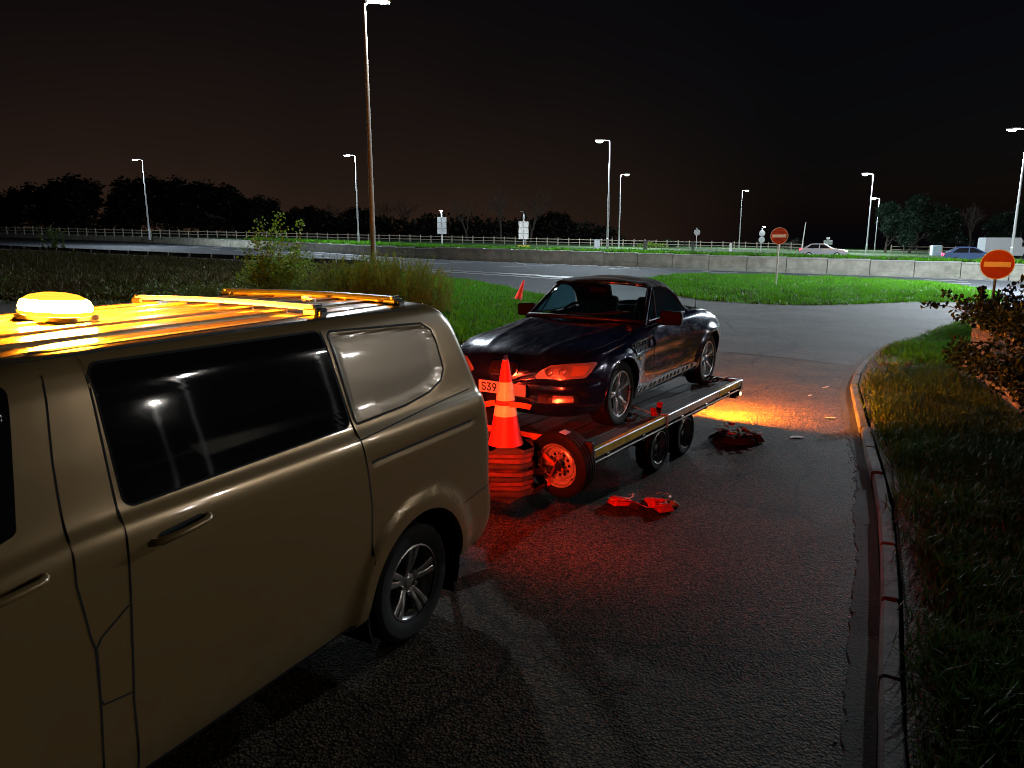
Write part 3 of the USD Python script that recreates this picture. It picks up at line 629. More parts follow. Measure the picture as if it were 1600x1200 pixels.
obj('cap', box(-0.2, 0.2, -0.12, 0.05, 1.72, 1.95, 0.02), 'sign_white', t, smooth=False)
t = thing('marker_pole', 'thin white leaning pole right of the island sign', 'pole', (36.9, 95, far_z(36.9, 95)), 0)
obj('shaft', tube([(0, 0, -0.2), (0.30, 0, 3.75)], [0.07, 0.05], 10), 'sign_white', t); obj('foot', box(-0.22, 0.22, -0.2, 0.2, -0.1, 0.35, 0.04), 'cabinet', t)
for (x, y, w, h, lab, mat) in ((9.1, 80, 0.62, 1.05, 'grey roadside cabinet at the foot of the lamp pair', 'cabinet'), (15.2, 85, 0.36, 1.0, 'narrow dark roadside cabinet right of the lamp pair', 'dark_steel')):
    t = thing('roadside_cabinet', lab, 'cabinet', (x, y, far_z(x, y)), 4)
    obj('body', box(-w / 2, w / 2, -0.18, 0.18, -0.1, h, 0.02), mat, t, smooth=False); obj('lid', box(-w / 2 - .03, w / 2 + .03, -0.21, 0.21, h, h + 0.06, 0.01), mat, t, smooth=False)
    for s in (-1, 1): obj('door', box(s * w / 4 - w * .21, s * w / 4 + w * .21, -0.2, -0.182, 0.08, h - 0.08, 0.004), mat, t, smooth=False)
for (x, y, h, mat, lab) in ((22.3, 92, 1.0, 'dark_steel', 'dark short bollard left of the grey round sign'), (27.0, 92, 0.95, 'sign_white', 'short white marker post at the left of the far lamp')):
    t = thing('marker_post', lab, 'bollard', (x, y, far_z(x, y)), 0)
    obj('body', box(-0.13, 0.13, -0.09, 0.09, -0.2, h, 0.03), mat, t); obj('cap', box(-0.14, 0.14, -0.1, 0.1, h, h + 0.05, 0.02), mat, t)
t = thing('blue_box', 'pale blue roadside box standing by the right fence', 'cabinet', (53.5, 94, far_z(53.5, 94)), 0)
obj('body', box(-0.6, 0.6, -0.3, 0.3, -0.1, 1.25, 0.05), 'label_blue', t, smooth=False); obj('door', box(-0.45, 0.45, -0.32, -0.302, 0.1, 1.1, 0.005), 'label_blue', t, smooth=False)

# far traffic, standing still
def far_car(name, label, category, loc, yaw, prof, width, paint, glass, tail=True, head=False):
    t = thing(name, label, category, loc, yaw); L = max(p[0] for p in prof)
    b = extr(sg.Polygon(prof).buffer(-0.04).buffer(0.04), width); b.apply_transform(XZ); b.apply_translation([0, width / 2, 0]); obj('body', b, paint, t)
    for x in (L * 0.2, L * 0.79):
        for s in (-1, 1):
            w = trimesh.creation.cylinder(0.31, 0.2, sections=20); w.apply_transform(rot('x', 90)); w.apply_translation([x, s * (width / 2 - 0.08), 0.31]); o = obj('wheel', w, 'black_rubber', t)
            w = trimesh.creation.cylinder(0.19, 0.21, sections=16); w.apply_transform(rot('x', 90)); w.apply_translation([x, s * (width / 2 - 0.075), 0.31]); obj('rim', w, 'silver_alloy', o)
    for s in (-1, 1):
        for k, g in enumerate(glass):
            q = extr(sg.Polygon(g), 0.01); q.apply_transform(XZ); q.apply_translation([0, s * (width / 2 + 0.004) + 0.005, 0]); obj('window', q, 'van_glass', t, smooth=False)
        if tail: obj('tail_light', box(-0.015, 0.02, s * width * 0.38 - 0.16, s * width * 0.38 + 0.16, 0.72, 0.92), 'car_tail', t, smooth=False)
        if head: obj('headlight', box(L - 0.14, L - 0.02, s * width * 0.37 - 0.16, s * width * 0.37 + 0.16, 0.6, 0.76), 'car_head', t, smooth=False)
    return t
salon = [(0.0, 0.35), (0.02, 0.85), (0.25, 0.95), (0.95, 1.40), (1.35, 1.46), (2.2, 1.43), (3.05, 0.98), (4.1, 0.82), (4.35, 0.62), (4.35, 0.28), (4.1, 0.2), (0.15, 0.2)]
sglass = [[(0.62, 0.98), (1.05, 1.34), (1.75, 1.37), (1.75, 0.98)], [(1.85, 0.98), (1.85, 1.37), (2.2, 1.35), (2.85, 0.98)]]
far_car('far_car', 'pale silver car with lit lamps passing behind the wall', 'car', (29.2, 75.4, far_z(31, 75) - 0.25), -25, salon, 1.75, 'paint_silver', sglass, head=True)
far_car('far_car', 'blue car with lit red tail lights at the right edge', 'car', (36.4, 62.9, far_z(39, 61) - 0.25), -24, salon, 1.75, 'paint_blue', sglass)
boxv = [(0.0, 0.4), (0.0, 2.2), (0.1, 2.3), (3.6, 2.3), (3.7, 2.1), (4.3, 1.35), (5.2, 1.15), (5.4, 0.9), (5.4, 0.3), (0.1, 0.3)]
far_car('far_van', 'white box van parked beyond the road at right', 'van', (53.5, 85, far_z(55, 85) - 0.05), -10, boxv, 2.0, 'paint_white', [[(3.75, 1.3), (3.75, 1.95), (4.2, 1.35)]], tail=False)

# ------------------------------------------------------------------ wheels (axis along y, outer face towards -y)
Y_OUT = np.array([[1, 0, 0, 0], [0, 0, -1, 0], [0, 1, 0, 0], [0, 0, 0, 1.0]])      # z of a lathe -> -y
def tyre_mesh(R, w, rr, grooves=4, n=72):
    h = w / 2; g = []
    tread = np.linspace(-h * 0.80, h * 0.80, grooves * 4 + 1)
    prof = [(rr - 0.012, -h * 0.80), (rr + 0.012, -h * 0.95), (rr + (R - rr) * 0.5, -h), (R - 0.025, -h * 0.95), (R - 0.006, -h * 0.86)]
    for k, y in enumerate(tread): prof.append((R - (0.008 if k % 4 == 2 else 0.0) - 0.004 * (abs(y) / h) ** 2, y))
    prof += [(R - 0.006, h * 0.86), (R - 0.025, h * 0.95), (rr + (R - rr) * 0.72, h * 0.995), (rr + (R - rr) * 0.70, h * 1.004), (rr + (R - rr) * 0.45, h), (rr + 0.012, h * 0.95), (rr - 0.012, h * 0.80)]
    m = lathe(prof, n); m.apply_transform(Y_OUT)
    if m.volume < 0: m.invert()
    return m
def tread_blocks(R, w, n=60):
    ms = []
    for k in range(n):
        for s in (-1, 1):
            b = box(-0.0035, 0.0035, s * w * 0.355 - w * 0.055, s * w * 0.355 + w * 0.055, R - 0.014, R - 0.0014)
            b.apply_transform(rot('y', 360 * k / n)); ms.append(b)
    return cat(ms)
def rim_barrel(rr, w, dish=0.5):
    h = w / 2
    m = lathe([(rr - 0.004, h * 0.93), (rr + 0.006, h * 0.90), (rr - 0.014, h * 0.78), (rr - 0.03, h * 0.5), (rr - 0.045, h * 0.1), (rr - 0.045, -h * 0.7)], 60)
    m.apply_transform(Y_OUT); return m
def spoke(r0, r1, w0, w1, y0, y1, th=0.016, ang=0, lean=0.0):
    """bar from radius r0 to r1, widths w0 w1, faces at -y0 and -y1"""
    pts = []
    for r, w, y in ((r0, w0, y0), ((r0 + r1) / 2, (w0 + w1) / 2 * 0.86, (y0 + y1) / 2 + 0.006), (r1, w1, y1)):
        c = lean * (r - r0)
        for s in (-1, 1):
            pts += [(c + s * w / 2, -y + th, r), (c + s * w / 2, -y + 0.004, r), (c + s * w * 0.3, -y, r)]
    m = trimesh.convex.convex_hull(np.array(pts)); m.apply_transform(rot('y', ang)); return m
def wheel(kind, R, w, rr, parent, pos, name='wheel', inner=True):
    """wheel parts under parent: tyre, then rim and its pieces"""
    t = np.array(pos, float); P = lambda m: T(m, t=t)
    ty = obj(name, P(tyre_mesh(R, w, rr)), 'black_rubber', parent, smooth=40)
    obj('tread_blocks', P(tread_blocks(R, w)), 'gap_dark', ty, smooth=False)
    h = w / 2
    if kind == 'van':
        obj('rim', P(rim_barrel(rr, w)), 'alloy_van', ty)
        bd = lathe([(0.001, h * 0.12), (rr - 0.05, h * 0.12)], 40); bd.apply_transform(Y_OUT); obj('brake_disc', P(bd), 'alloy_dark', ty)
        for k in range(5):
            a = 360 * k / 5 + 8
            for s in (-1, 1): obj('spoke', P(spoke(0.05, rr - 0.006, 0.034, 0.042, h * 0.55, h * 0.86, 0.03, a + s * 9.5, -s * 0.03)), 'alloy_van', ty)
        hb = lathe([(0.001, h * 0.62), (0.028, h * 0.62), (0.034, h * 0.58), (0.075, h * 0.5), (0.08, h * 0.2)], 30); hb.apply_transform(Y_OUT); obj('hub', P(hb), 'alloy_van', ty)
        for k in range(5):
            a = math.radians(360 * k / 5 + 44); n_ = trimesh.creation.cylinder(0.0135, 0.03, sections=6); n_.apply_transform(rot('x', 90)); n_.apply_translation([0.066 * math.sin(a), -h * 0.56, 0.066 * math.cos(a)]); obj('wheel_nut', P(n_), 'chrome', ty)
    elif kind == 'car':
        obj('rim', P(cat([rim_barrel(rr, w), tube([(rr * math.sin(x), -h * 0.88, rr * math.cos(x)) for x in np.linspace(0, 2 * PI, 61)], 0.009, 6, False)])), 'silver_alloy', ty)
        bd = lathe([(0.001, h * 0.05), (rr - 0.05, h * 0.05)], 40); bd.apply_transform(Y_OUT); obj('brake_disc', P(bd), 'gap_dark', ty)
        for k in range(5):
            a = 360 * k / 5 - 10
            m = [spoke(0.035, rr * 0.62, 0.040, 0.030, h * 0.62, h * 0.86, 0.03, a)]
            for s in (-1, 1): m.append(spoke(rr * 0.58, rr - 0.004, 0.018, 0.020, h * 0.85, h * 0.88, 0.026, a + s * 2.0, s * 0.20))
            obj('spoke', P(cat(m)), 'silver_alloy', ty)
        hb = lathe([(0.001, h * 0.80), (0.03, h * 0.80), (0.036, h * 0.74), (0.052, h * 0.6), (0.055, h * 0.2)], 30); hb.apply_transform(Y_OUT); obj('hub', P(hb), 'silver_alloy', ty)
        hb = lathe([(0.001, h * 0.825), (0.022, h * 0.82), (0.024, h * 0.79)], 24); hb.apply_transform(Y_OUT); obj('hub_cap', P(hb), 'badge_blue', ty)
    elif kind == 'trailer':
        obj('rim', P(cat([rim_barrel(rr, w), tube([(rr * math.sin(x), -h * 0.9, rr * math.cos(x)) for x in np.linspace(0, 2 * PI, 49)], 0.007, 6, False)])), 'galvanised', ty)
        d = lathe([(0.001, h * 0.30), (0.05, h * 0.30), (0.07, h * 0.16), (rr - 0.07, h * 0.10), (rr - 0.045, h * 0.3)], 40); d.apply_transform(Y_OUT); obj('wheel_disc', P(d), 'dark_steel', ty)
        for k in range(5):
            a = 2 * PI * k / 5; n_ = trimesh.creation.cylinder(0.013, 0.03, sections=6); n_.apply_transform(rot('x', 90)); n_.apply_translation([0.075 * math.sin(a), -h * 0.24, 0.075 * math.cos(a)]); obj('wheel_nut', P(n_), 'galvanised', ty)
        hb = lathe([(0.001, h * 0.55), (0.028, h * 0.52), (0.032, h * 0.2)], 24); hb.apply_transform(Y_OUT); obj('hub', P(hb), 'galvanised', ty)
    return ty

# ------------------------------------------------------------------ the van
VAN_YAW = 61.5
van = thing('delivery_van', 'grey brown panel van with dark side windows and amber roof beacon, towing a trailer', 'van', (-1.3795, 4.402, 0), VAN_YAW)
RING = [(0.0, 0.30), (0.78, 0.30), (0.925, 0.345), (0.965, 0.52), (0.982, 0.80), (0.988, 1.06), (0.985, 1.22), (0.972, 1.33), (0.935, 1.41), (0.895, 1.64), (0.856, 1.84), (0.832, 1.900), (0.775, 1.940), (0.60, 1.955), (0.3, 1.963), (0.0, 1.966)]
u_end = PchipInterpolator([0.28, 0.36, 0.5, 0.70, 0.76, 1.0, 1.25, 1.45, 1.6, 1.78, 1.9, 1.955, 2.0], [0.76, 0.84, 0.90, 0.905, 0.86, 0.85, 0.82, 0.765, 0.70, 0.61, 0.53, 0.44, 0.36])
ztop = PchipInterpolator([-4.08, -3.98, -3.7, -3.3, -3.05, -2.75, -2.35, -2.05, -1.8, 1.0], [0.78, 0.98, 1.10, 1.20, 1.30, 1.56, 1.86, 1.955, 1.985, 1.992])
wfac = PchipInterpolator([-4.08, -4.02, -3.9, -3.7, -3.3, 1.0], [0.62, 0.76, 0.88, 0.955, 1.0, 1.0])
zr = np.array([p[1] for p in RING]); vr = np.array([p[0] for p in RING])
P = []
for u in np.r_[np.linspace(-4.08, -3.6, 9), np.linspace(-3.5, -1.9, 16), np.linspace(-1.8, 0.2, 30)]:
    zt = float(ztop(u)); z = np.where(zr < 0.6, zr, 0.6 + (zr - 0.6) * (zt - 0.6) / 1.392)
    P.append(np.column_stack([np.full(16, u), -vr * float(wfac(u)), z]))
Rc = 0.13
for al in np.r_[np.linspace(0.0, 0.6, 10), np.linspace(0.65, 1.0, 14)]:
    a = al if al < 0.6 else 0.6 + 0.4 * math.sin((al - 0.6) / 0.4 * PI / 2)
    ue = u_end(zr); uu = 0.25 + (ue - 0.25 - 0.0) * (a / 1.0)
    d = ue - uu; ins = np.where(d < Rc, Rc - np.sqrt(np.maximum(0, Rc ** 2 - (Rc - np.minimum(d, Rc)) ** 2)), 0)
    v = np.maximum(vr - ins, 0) if True else vr
    zz = zr - np.where(zr > 1.85, ins * 0.5, 0)
    P.append(np.column_stack([uu, -v, zz]))
vb = loft(np.array(P), ns=0, nr=110)
# stations are dense enough along u after resampling the long middle part
def resample(P, n):
    s = np.r_[0, np.cumsum([np.abs(b[:, 0] - a[:, 0]).mean() + 0.004 for a, b in zip(P[:-1], P[1:])])]
    return PchipInterpolator(s, np.array(P), axis=0)(np.linspace(0, s[-1], n))
vb = loft(np.vstack([resample(P[:-14], 150), np.array(P[-14:])]), ns=0, nr=120)
V = np.array(vb.vertices); side = np.abs(V[:, 1]) > 0.6
def disp(mask_pts, amt):
    V[:, 1] -= np.sign(V[:, 1]) * amt * side
xz = shapely.points(V[:, 0], V[:, 2])
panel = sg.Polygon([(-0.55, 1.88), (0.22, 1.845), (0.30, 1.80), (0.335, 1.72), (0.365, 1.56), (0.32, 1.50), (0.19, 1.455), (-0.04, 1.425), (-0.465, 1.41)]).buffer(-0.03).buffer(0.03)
ins = shapely.contains(panel, xz); dd = shapely.distance(xz, panel.boundary)
disp(None, np.where(ins, 0.009 * smoothstep(dd / 0.035), 0))
for cx in (0.0, -3.10):
    rr_ = np.hypot(V[:, 0] - cx, V[:, 2] - 0.35)
    disp(None, -0.022 * smoothstep((0.575 - rr_) / 0.035) * smoothstep((rr_ - 0.3) / 0.05) * (V[:, 2] < 0.97))
grv = np.abs(V[:, 2] - 1.205); disp(None, np.where((V[:, 0] > -0.42) & (V[:, 0] < 0.56), 0.006 * smoothstep((0.022 - grv) / 0.012), 0))
vb.vertices = V
vm = manif(vb)
for cx in (0.0, -3.10):
    for s in (-1, 1):
        c = trimesh.creation.cylinder(0.455, 0.62, sections=72); c.apply_transform(rot('x', 90)); c.apply_translation([cx, s * 0.93, 0.35]); vm = vm - manif(c)
van_body = unman(vm)
obj('body', van_body, 'amber_lit_van_paint', van, smooth=35)
SK = Skin(van_body); S_ = dict(axis=1, sign=-1)
liner = []
for cx in (0.0, -3.10):
    for s in (-1, 1):
        a = np.linspace(-0.12 * PI, 1.12 * PI, 30)
        m = extr(sg.LineString([(cx + 0.447 * math.cos(x), 0.35 + 0.447 * math.sin(x)) for x in a]).buffer(0.006, cap_style='flat'), 0.34); m.apply_transform(XZ); m.apply_translation([0, 0.34 - 0.17 + s * 0.78 + 0.0, 0]); obj('arch_liner', m, 'black_plastic', van, smooth=40)
for s in (-1, 1):
    win = sg.Polygon([(-1.72, 1.895), (-0.60, 1.885), (-0.505, 1.415), (-1.70, 1.395)]).buffer(-0.035).buffer(0.035)
    obj('window_seal', SK.patch(win.buffer(0.009).difference(win.buffer(-0.004)), 1, s, 0.0025, 0.006, 0.05), 'matt_black', van, smooth=40)
    obj('side_window', SK.patch(win, 1, s, 0.0035, 0.008, 0.05), 'van_glass', van, smooth=40)
    obj('door_window', SK.patch(sg.Polygon([(-1.985, 1.885), (-2.35, 1.80), (-2.95, 1.36), (-3.0, 1.30), (-2.25, 1.365), (-2.06, 1.42)]).buffer(-0.03).buffer(0.03), 1, s, 0.0035, 0.008, 0.05), 'van_glass', van, smooth=40)
    for nm, L, w in (('door_seam', [(-0.60, 1.93), (-0.585, 1.885), (-0.49, 1.41), (-0.475, 1.34), (-0.45, 1.2), (-0.425, 0.98), (-0.432, 0.66)], 0.009),
                     ('door_seam', [(-1.735, 1.93), (-1.735, 1.65), (-1.735, 1.40), (-1.74, 1.25), (-1.76, 0.95), (-1.775, 0.68), (-1.765, 0.36)], 0.008),
                     ('door_seam', [(-1.87, 1.93), (-1.91, 1.6), (-1.93, 1.2), (-1.905, 1.0), (-1.89, 0.94), (-1.905, 0.36)], 0.007),
                     ('fuel_flap_seam', [(-1.762, 1.055), (-1.87, 0.985), (-1.893, 0.95), (-1.895, 0.76), (-1.885, 0.735), (-1.775, 0.72)], 0.007),
                     ('body_seam', [(-0.50, 1.335), (-0.1, 1.36), (0.3, 1.385), (0.60, 1.40)], 0.006),
                     ('bumper_seam', [(0.47, 0.70), (0.62, 0.715), (0.80, 0.735)], 0.007),
                     ('gutter_seam', [(-2.2, 1.928), (-1.0, 1.936), (-0.2, 1.934), (0.25, 1.92)], 0.006)):
        obj(nm, SK.line(L, w, 1, s, 0.0012, 0.004), 'gap_dark', van, smooth=False)
    obj('door_rail', SK.line([(-0.41, 1.205), (0.55, 1.213)], 0.014, 1, s, 0.0018, 0.004), 'gap_dark', van, smooth=False)
    obj('sill_trim', SK.line([(-2.6, 0.352), (-1.5, 0.352), (-0.55, 0.352)], 0.02, 1, s, 0.004, 0.01), 'black_plastic', van, smooth=False)
    obj('quarter_panel', SK.patch(panel.buffer(-0.010), 1, s, 0.002, 0.006, 0.04), 'shaded_van_panel', van, smooth=60)
    obj('panel_edge', SK.patch(panel.buffer(0.006).difference(panel.buffer(-0.006)), 1, s, 0.0012, 0.004), 'gap_dark', van, smooth=False)
    y0 = SK.cast(np.array([[-1.52, 1.255]]), 1, s)[0, 1]
    obj('handle_recess', SK.patch(sg.LineString([(-1.60, 1.245), (-1.44, 1.258)]).buffer(0.026), 1, s, 0.0015, 0.004), 'gap_dark', van)
    hp = np.array([(-1.645, y0, 1.245), (-1.62, y0 + s * 0.022, 1.248), (-1.53, y0 + s * 0.036, 1.256), (-1.43, y0 + s * 0.03, 1.264), (-1.405, y0, 1.266)])
    hd = tube(PchipInterpolator(range(5), hp)(np.linspace(0, 4, 24)), 0.0145, 12); obj('handle', hd, 'amber_lit_van_paint', van, smooth=60)
    hp2 = hp - [0.62, 0, -0.008]; obj('handle', tube(PchipInterpolator(range(5), hp2)(np.linspace(0, 4, 24)), 0.0145, 12), 'amber_lit_van_paint', van, smooth=60)
    # mirrors on the front doors
    mm = trimesh.creation.icosphere(3, 1.0); mm.apply_scale([0.09, 0.13, 0.14]); mm.apply_translation([-2.62, s * 1.10, 1.33]); obj('mirror', mm, 'black_plastic', van)
    # rear lamps wrap the corner
    tl = SK.patch(sg.Polygon([(s * 0.915, 0.86), (s * 0.905, 1.30), (s * 0.88, 1.40), (s * 0.82, 1.40), (s * 0.77, 1.28), (s * 0.76, 0.86)]), 0, 1, 0.004, 0.03, 0.03)
    o = obj('tail_light', tl, 'tail_glow', van, smooth=40)
    obj('indicator', SK.patch(sg.box(min(s * 0.81, s * 0.90), 1.09, max(s * 0.81, s * 0.90), 1.17), 0, 1, 0.018, 0.01, 0.03), 'tail_indicator', o, smooth=40)
    wheel('van', 0.348, 0.225, 0.225, van, (0.0, s * 0.815, 0.348)) if s < 0 else None
    wheel('van', 0.348, 0.225, 0.225, van, (-3.10, s * 0.815, 0.348)) if s < 0 else None
for cx in (0.0, -3.10):
    ty = obj('wheel', T(tyre_mesh(0.348, 0.225, 0.225), rot('z', 180), (cx, 0.815, 0.348)), 'black_rubber', van, smooth=40)
    obj('rim', T(rim_barrel(0.225, 0.225), rot('z', 180), (cx, 0.815, 0.348)), 'alloy_van', ty)
    obj('axle', cyl((cx, -0.74, 0.34), (cx, 0.74, 0.34), 0.045), 'dark_steel', van)
obj('mudflap', box(0.405, 0.415, -0.93, -0.72, 0.11, 0.42, 0.004), 'black_rubber', van, smooth=False); obj('mudflap', box(0.405, 0.415, 0.72, 0.93, 0.11, 0.42, 0.004), 'black_rubber', van, smooth=False)
obj('underbody', box(-3.9, 0.7, -0.62, 0.62, 0.22, 0.36, 0.03), 'black_plastic', van)
obj('rear_bumper', SK.patch(sg.box(-0.84, 0.40, 0.84, 0.70), 0, 1, 0.03, 0.05, 0.06), 'amber_lit_van_paint', van, smooth=40)
obj('bumper_step', SK.patch(sg.box(-0.80, 0.655, 0.80, 0.705), 0, 1, 0.045, 0.05, 0.06), 'black_plastic', van, smooth=40)
rw = SK.patch(sg.box(-0.70, 1.40, 0.70, 1.82).buffer(-0.05).buffer(0.05), 0, 1, 0.004, 0.008, 0.06); obj('rear_window', rw, 'van_glass', van, smooth=40)
obj('windscreen', SK.patch(sg.box(-0.78, 1.31, 0.78, 1.84).buffer(-0.06).buffer(0.06), 0, -1, 0.004, 0.008, 0.06), 'van_glass', van, smooth=40)
obj('grille', SK.patch(sg.box(-0.6, 0.55, 0.6, 0.8).buffer(-0.04).buffer(0.04), 0, -1, 0.004, 0.01, 0.06), 'black_plastic', van)
for s in (-1, 1): obj('headlight', SK.patch(sg.Polygon([(s * .5, 0.86), (s * .84, 0.9), (s * .84, 0.98), (s * .5, 0.95)]), 0, -1, 0.006, 0.012, 0.04), 'reflector', van)
# tow bar
obj('tow_bar', cat([cyl((0.6, 0, 0.36), (1.02, 0, 0.36), 0.03), cyl((1.0, 0, 0.36), (1.0, 0, 0.46), 0.018), T(trimesh.creation.icosphere(2, 0.027), t=(1.0, 0, 0.48))]), 'dark_steel', van)
# roof: pressed ribs, gutter strips, two cross bars, aerial dots, beacon
for y in (-0.50, -0.26, 0.0, 0.26, 0.50):
    rb = SK.patch(sg.LineString([(-1.95, y), (-0.5, y)]).buffer(0.035), 2, 1, 0.010, 0.014, 0.04); obj('roof_rib', rb, 'amber_lit_van_paint', van, smooth=40)
    rb = SK.patch(sg.LineString([(-0.28, y), (0.22, y)]).buffer(0.035), 2, 1, 0.010, 0.014, 0.04); obj('roof_rib', rb, 'amber_lit_van_paint', van, smooth=40)
for y in (-0.70, 0.70): obj('roof_gutter', SK.line([(-2.1, y), (-1, y), (0.28, y * 0.99)], 0.028, 2, 1, 0.0015, 0.004), 'gap_dark', van, smooth=False)
zroof = lambda x, y: SK.cast(np.array([[x, y]]), 2, 1)[0, 2]
def crossbar(x, mat, h, bow):
    ys = np.linspace(-0.68, 0.68, 25); zt = zroof(x, 0.6) + h + bow * (1 - (ys / 0.68) ** 2)
    pr = sg.Polygon([(-0.030, -0.006), (0.030, -0.006), (0.034, 0.006), (0.018, 0.017), (-0.018, 0.017), (-0.034, 0.006)])
    c = np.array(pr.exterior.coords)[:-1]; n = len(c)
    v = np.array([[x + a, y, z + b] for y, z in zip(ys, zt) for a, b in c]); i, j = np.meshgrid(np.arange(len(ys) - 1), np.arange(n), indexing='ij')
    q = np.stack([i * n + j, i * n + (j + 1) % n, (i + 1) * n + (j + 1) % n, (i + 1) * n + j], -1).reshape(-1, 4)
    f = np.vstack([q[:, [0, 1, 2]], q[:, [0, 2, 3]], [[0, k + 1, k] for k in range(1, n - 1)], [[(len(ys) - 1) * n, (len(ys) - 1) * n + k, (len(ys) - 1) * n + k + 1] for k in range(1, n - 1)]])
    m = trimesh.Trimesh(v, f, process=False)
    if m.volume < 0: m.invert()
    o = obj('cross_bar', m, mat, van, smooth=40)
    for s in (-1, 1):
        zz = zroof(x, s * 0.66); ht = zroof(x, 0.6) + h
        obj('bar_foot', cat([box(x - 0.045, x + 0.045, s * 0.675 - 0.05, s * 0.675 + 0.04, zz - 0.01, ht + 0.004, 0.008), box(x - 0.028, x + 0.028, s * 0.72 - 0.02, s * 0.72 + 0.012, zz - 0.03, ht - 0.006, 0.006)]), 'black_plastic', o, smooth=False)
        obj('end_cap', box(x - 0.036, x + 0.036, s * 0.692 - 0.012, s * 0.692 + 0.012, ht - 0.008, ht + 0.02, 0.006), 'black_plastic', o, smooth=False)
crossbar(-0.44, 'aluminium', 0.022, 0.010)
crossbar(0.20, 'black_plastic', 0.02, 0.010)
for p in ((-0.1, -0.33), (0.0, -0.2)):
    d = trimesh.creation.cylinder(0.028, 0.02, sections=24); d.apply_translation([p[0], p[1], zroof(*p) + 0.016]); obj('roof_cap', d, 'aluminium', van)
sp = SK.patch(sg.box(0.16, -0.62, 0.36, 0.62).buffer(-0.04).buffer(0.04), 2, 1, 0.016, 0.024, 0.05); obj('rear_spoiler', sp, 'amber_lit_van_paint', van, smooth=40)
hb_ = box(0.33, 0.37, -0.16, 0.16, 1.955, 1.985, 0.008); obj('high_brake_light', hb_, 'sign_red', van)
bt = thing('roof_beacon', 'lit amber light bar glowing white hot on the van roof', 'beacon', (0, 0, 0))
vR = rot('z', VAN_YAW); vR[:3, 3] = (-1.3795, 4.402, 0); TV = lambda m: T(m, vR)
zb = float(zroof(-1.32, 0.02)) + 0.012
bs = extr(sg.box(-0.05, -0.18, 0.05, 0.18).buffer(0.03), 0.018); bs.apply_translation([-1.32, 0.02, zb]); obj('base', TV(bs), 'black_plastic', bt)
for nm_, pr_, mt_ in (('skirt', [(0.088, 0.0), (0.098, 0.006), (0.100, 0.016), (0.094, 0.019)], 'beacon_halo'), ('lens', [(0.093, 0.0185), (0.095, 0.036), (0.088, 0.060), (0.080, 0.070)], 'beacon_lens'), ('cap', [(0.081, 0.0705), (0.064, 0.086), (0.034, 0.096), (0.001, 0.099)], 'beacon_halo')):
    ln = lathe(pr_, 40); ln.vertices[:, 1] *= 2.5; ln.apply_translation([-1.32, 0.02, zb + 0.0185]); obj(nm_, TV(ln), mt_, bt, smooth=50)

# ------------------------------------------------------------------ the soft top sports car on the trailer
CAR_YAW = 90 - 33.4; DECK = 0.55
CO = np.array([0.3476, 7.2704, DECK]); cR = rot('z', CAR_YAW); cR[:3, 3] = CO
car = thing('sports_car', 'dark blue two seat soft top sports car with silver wheels, loaded on the flatbed trailer', 'car', CO, CAR_YAW)
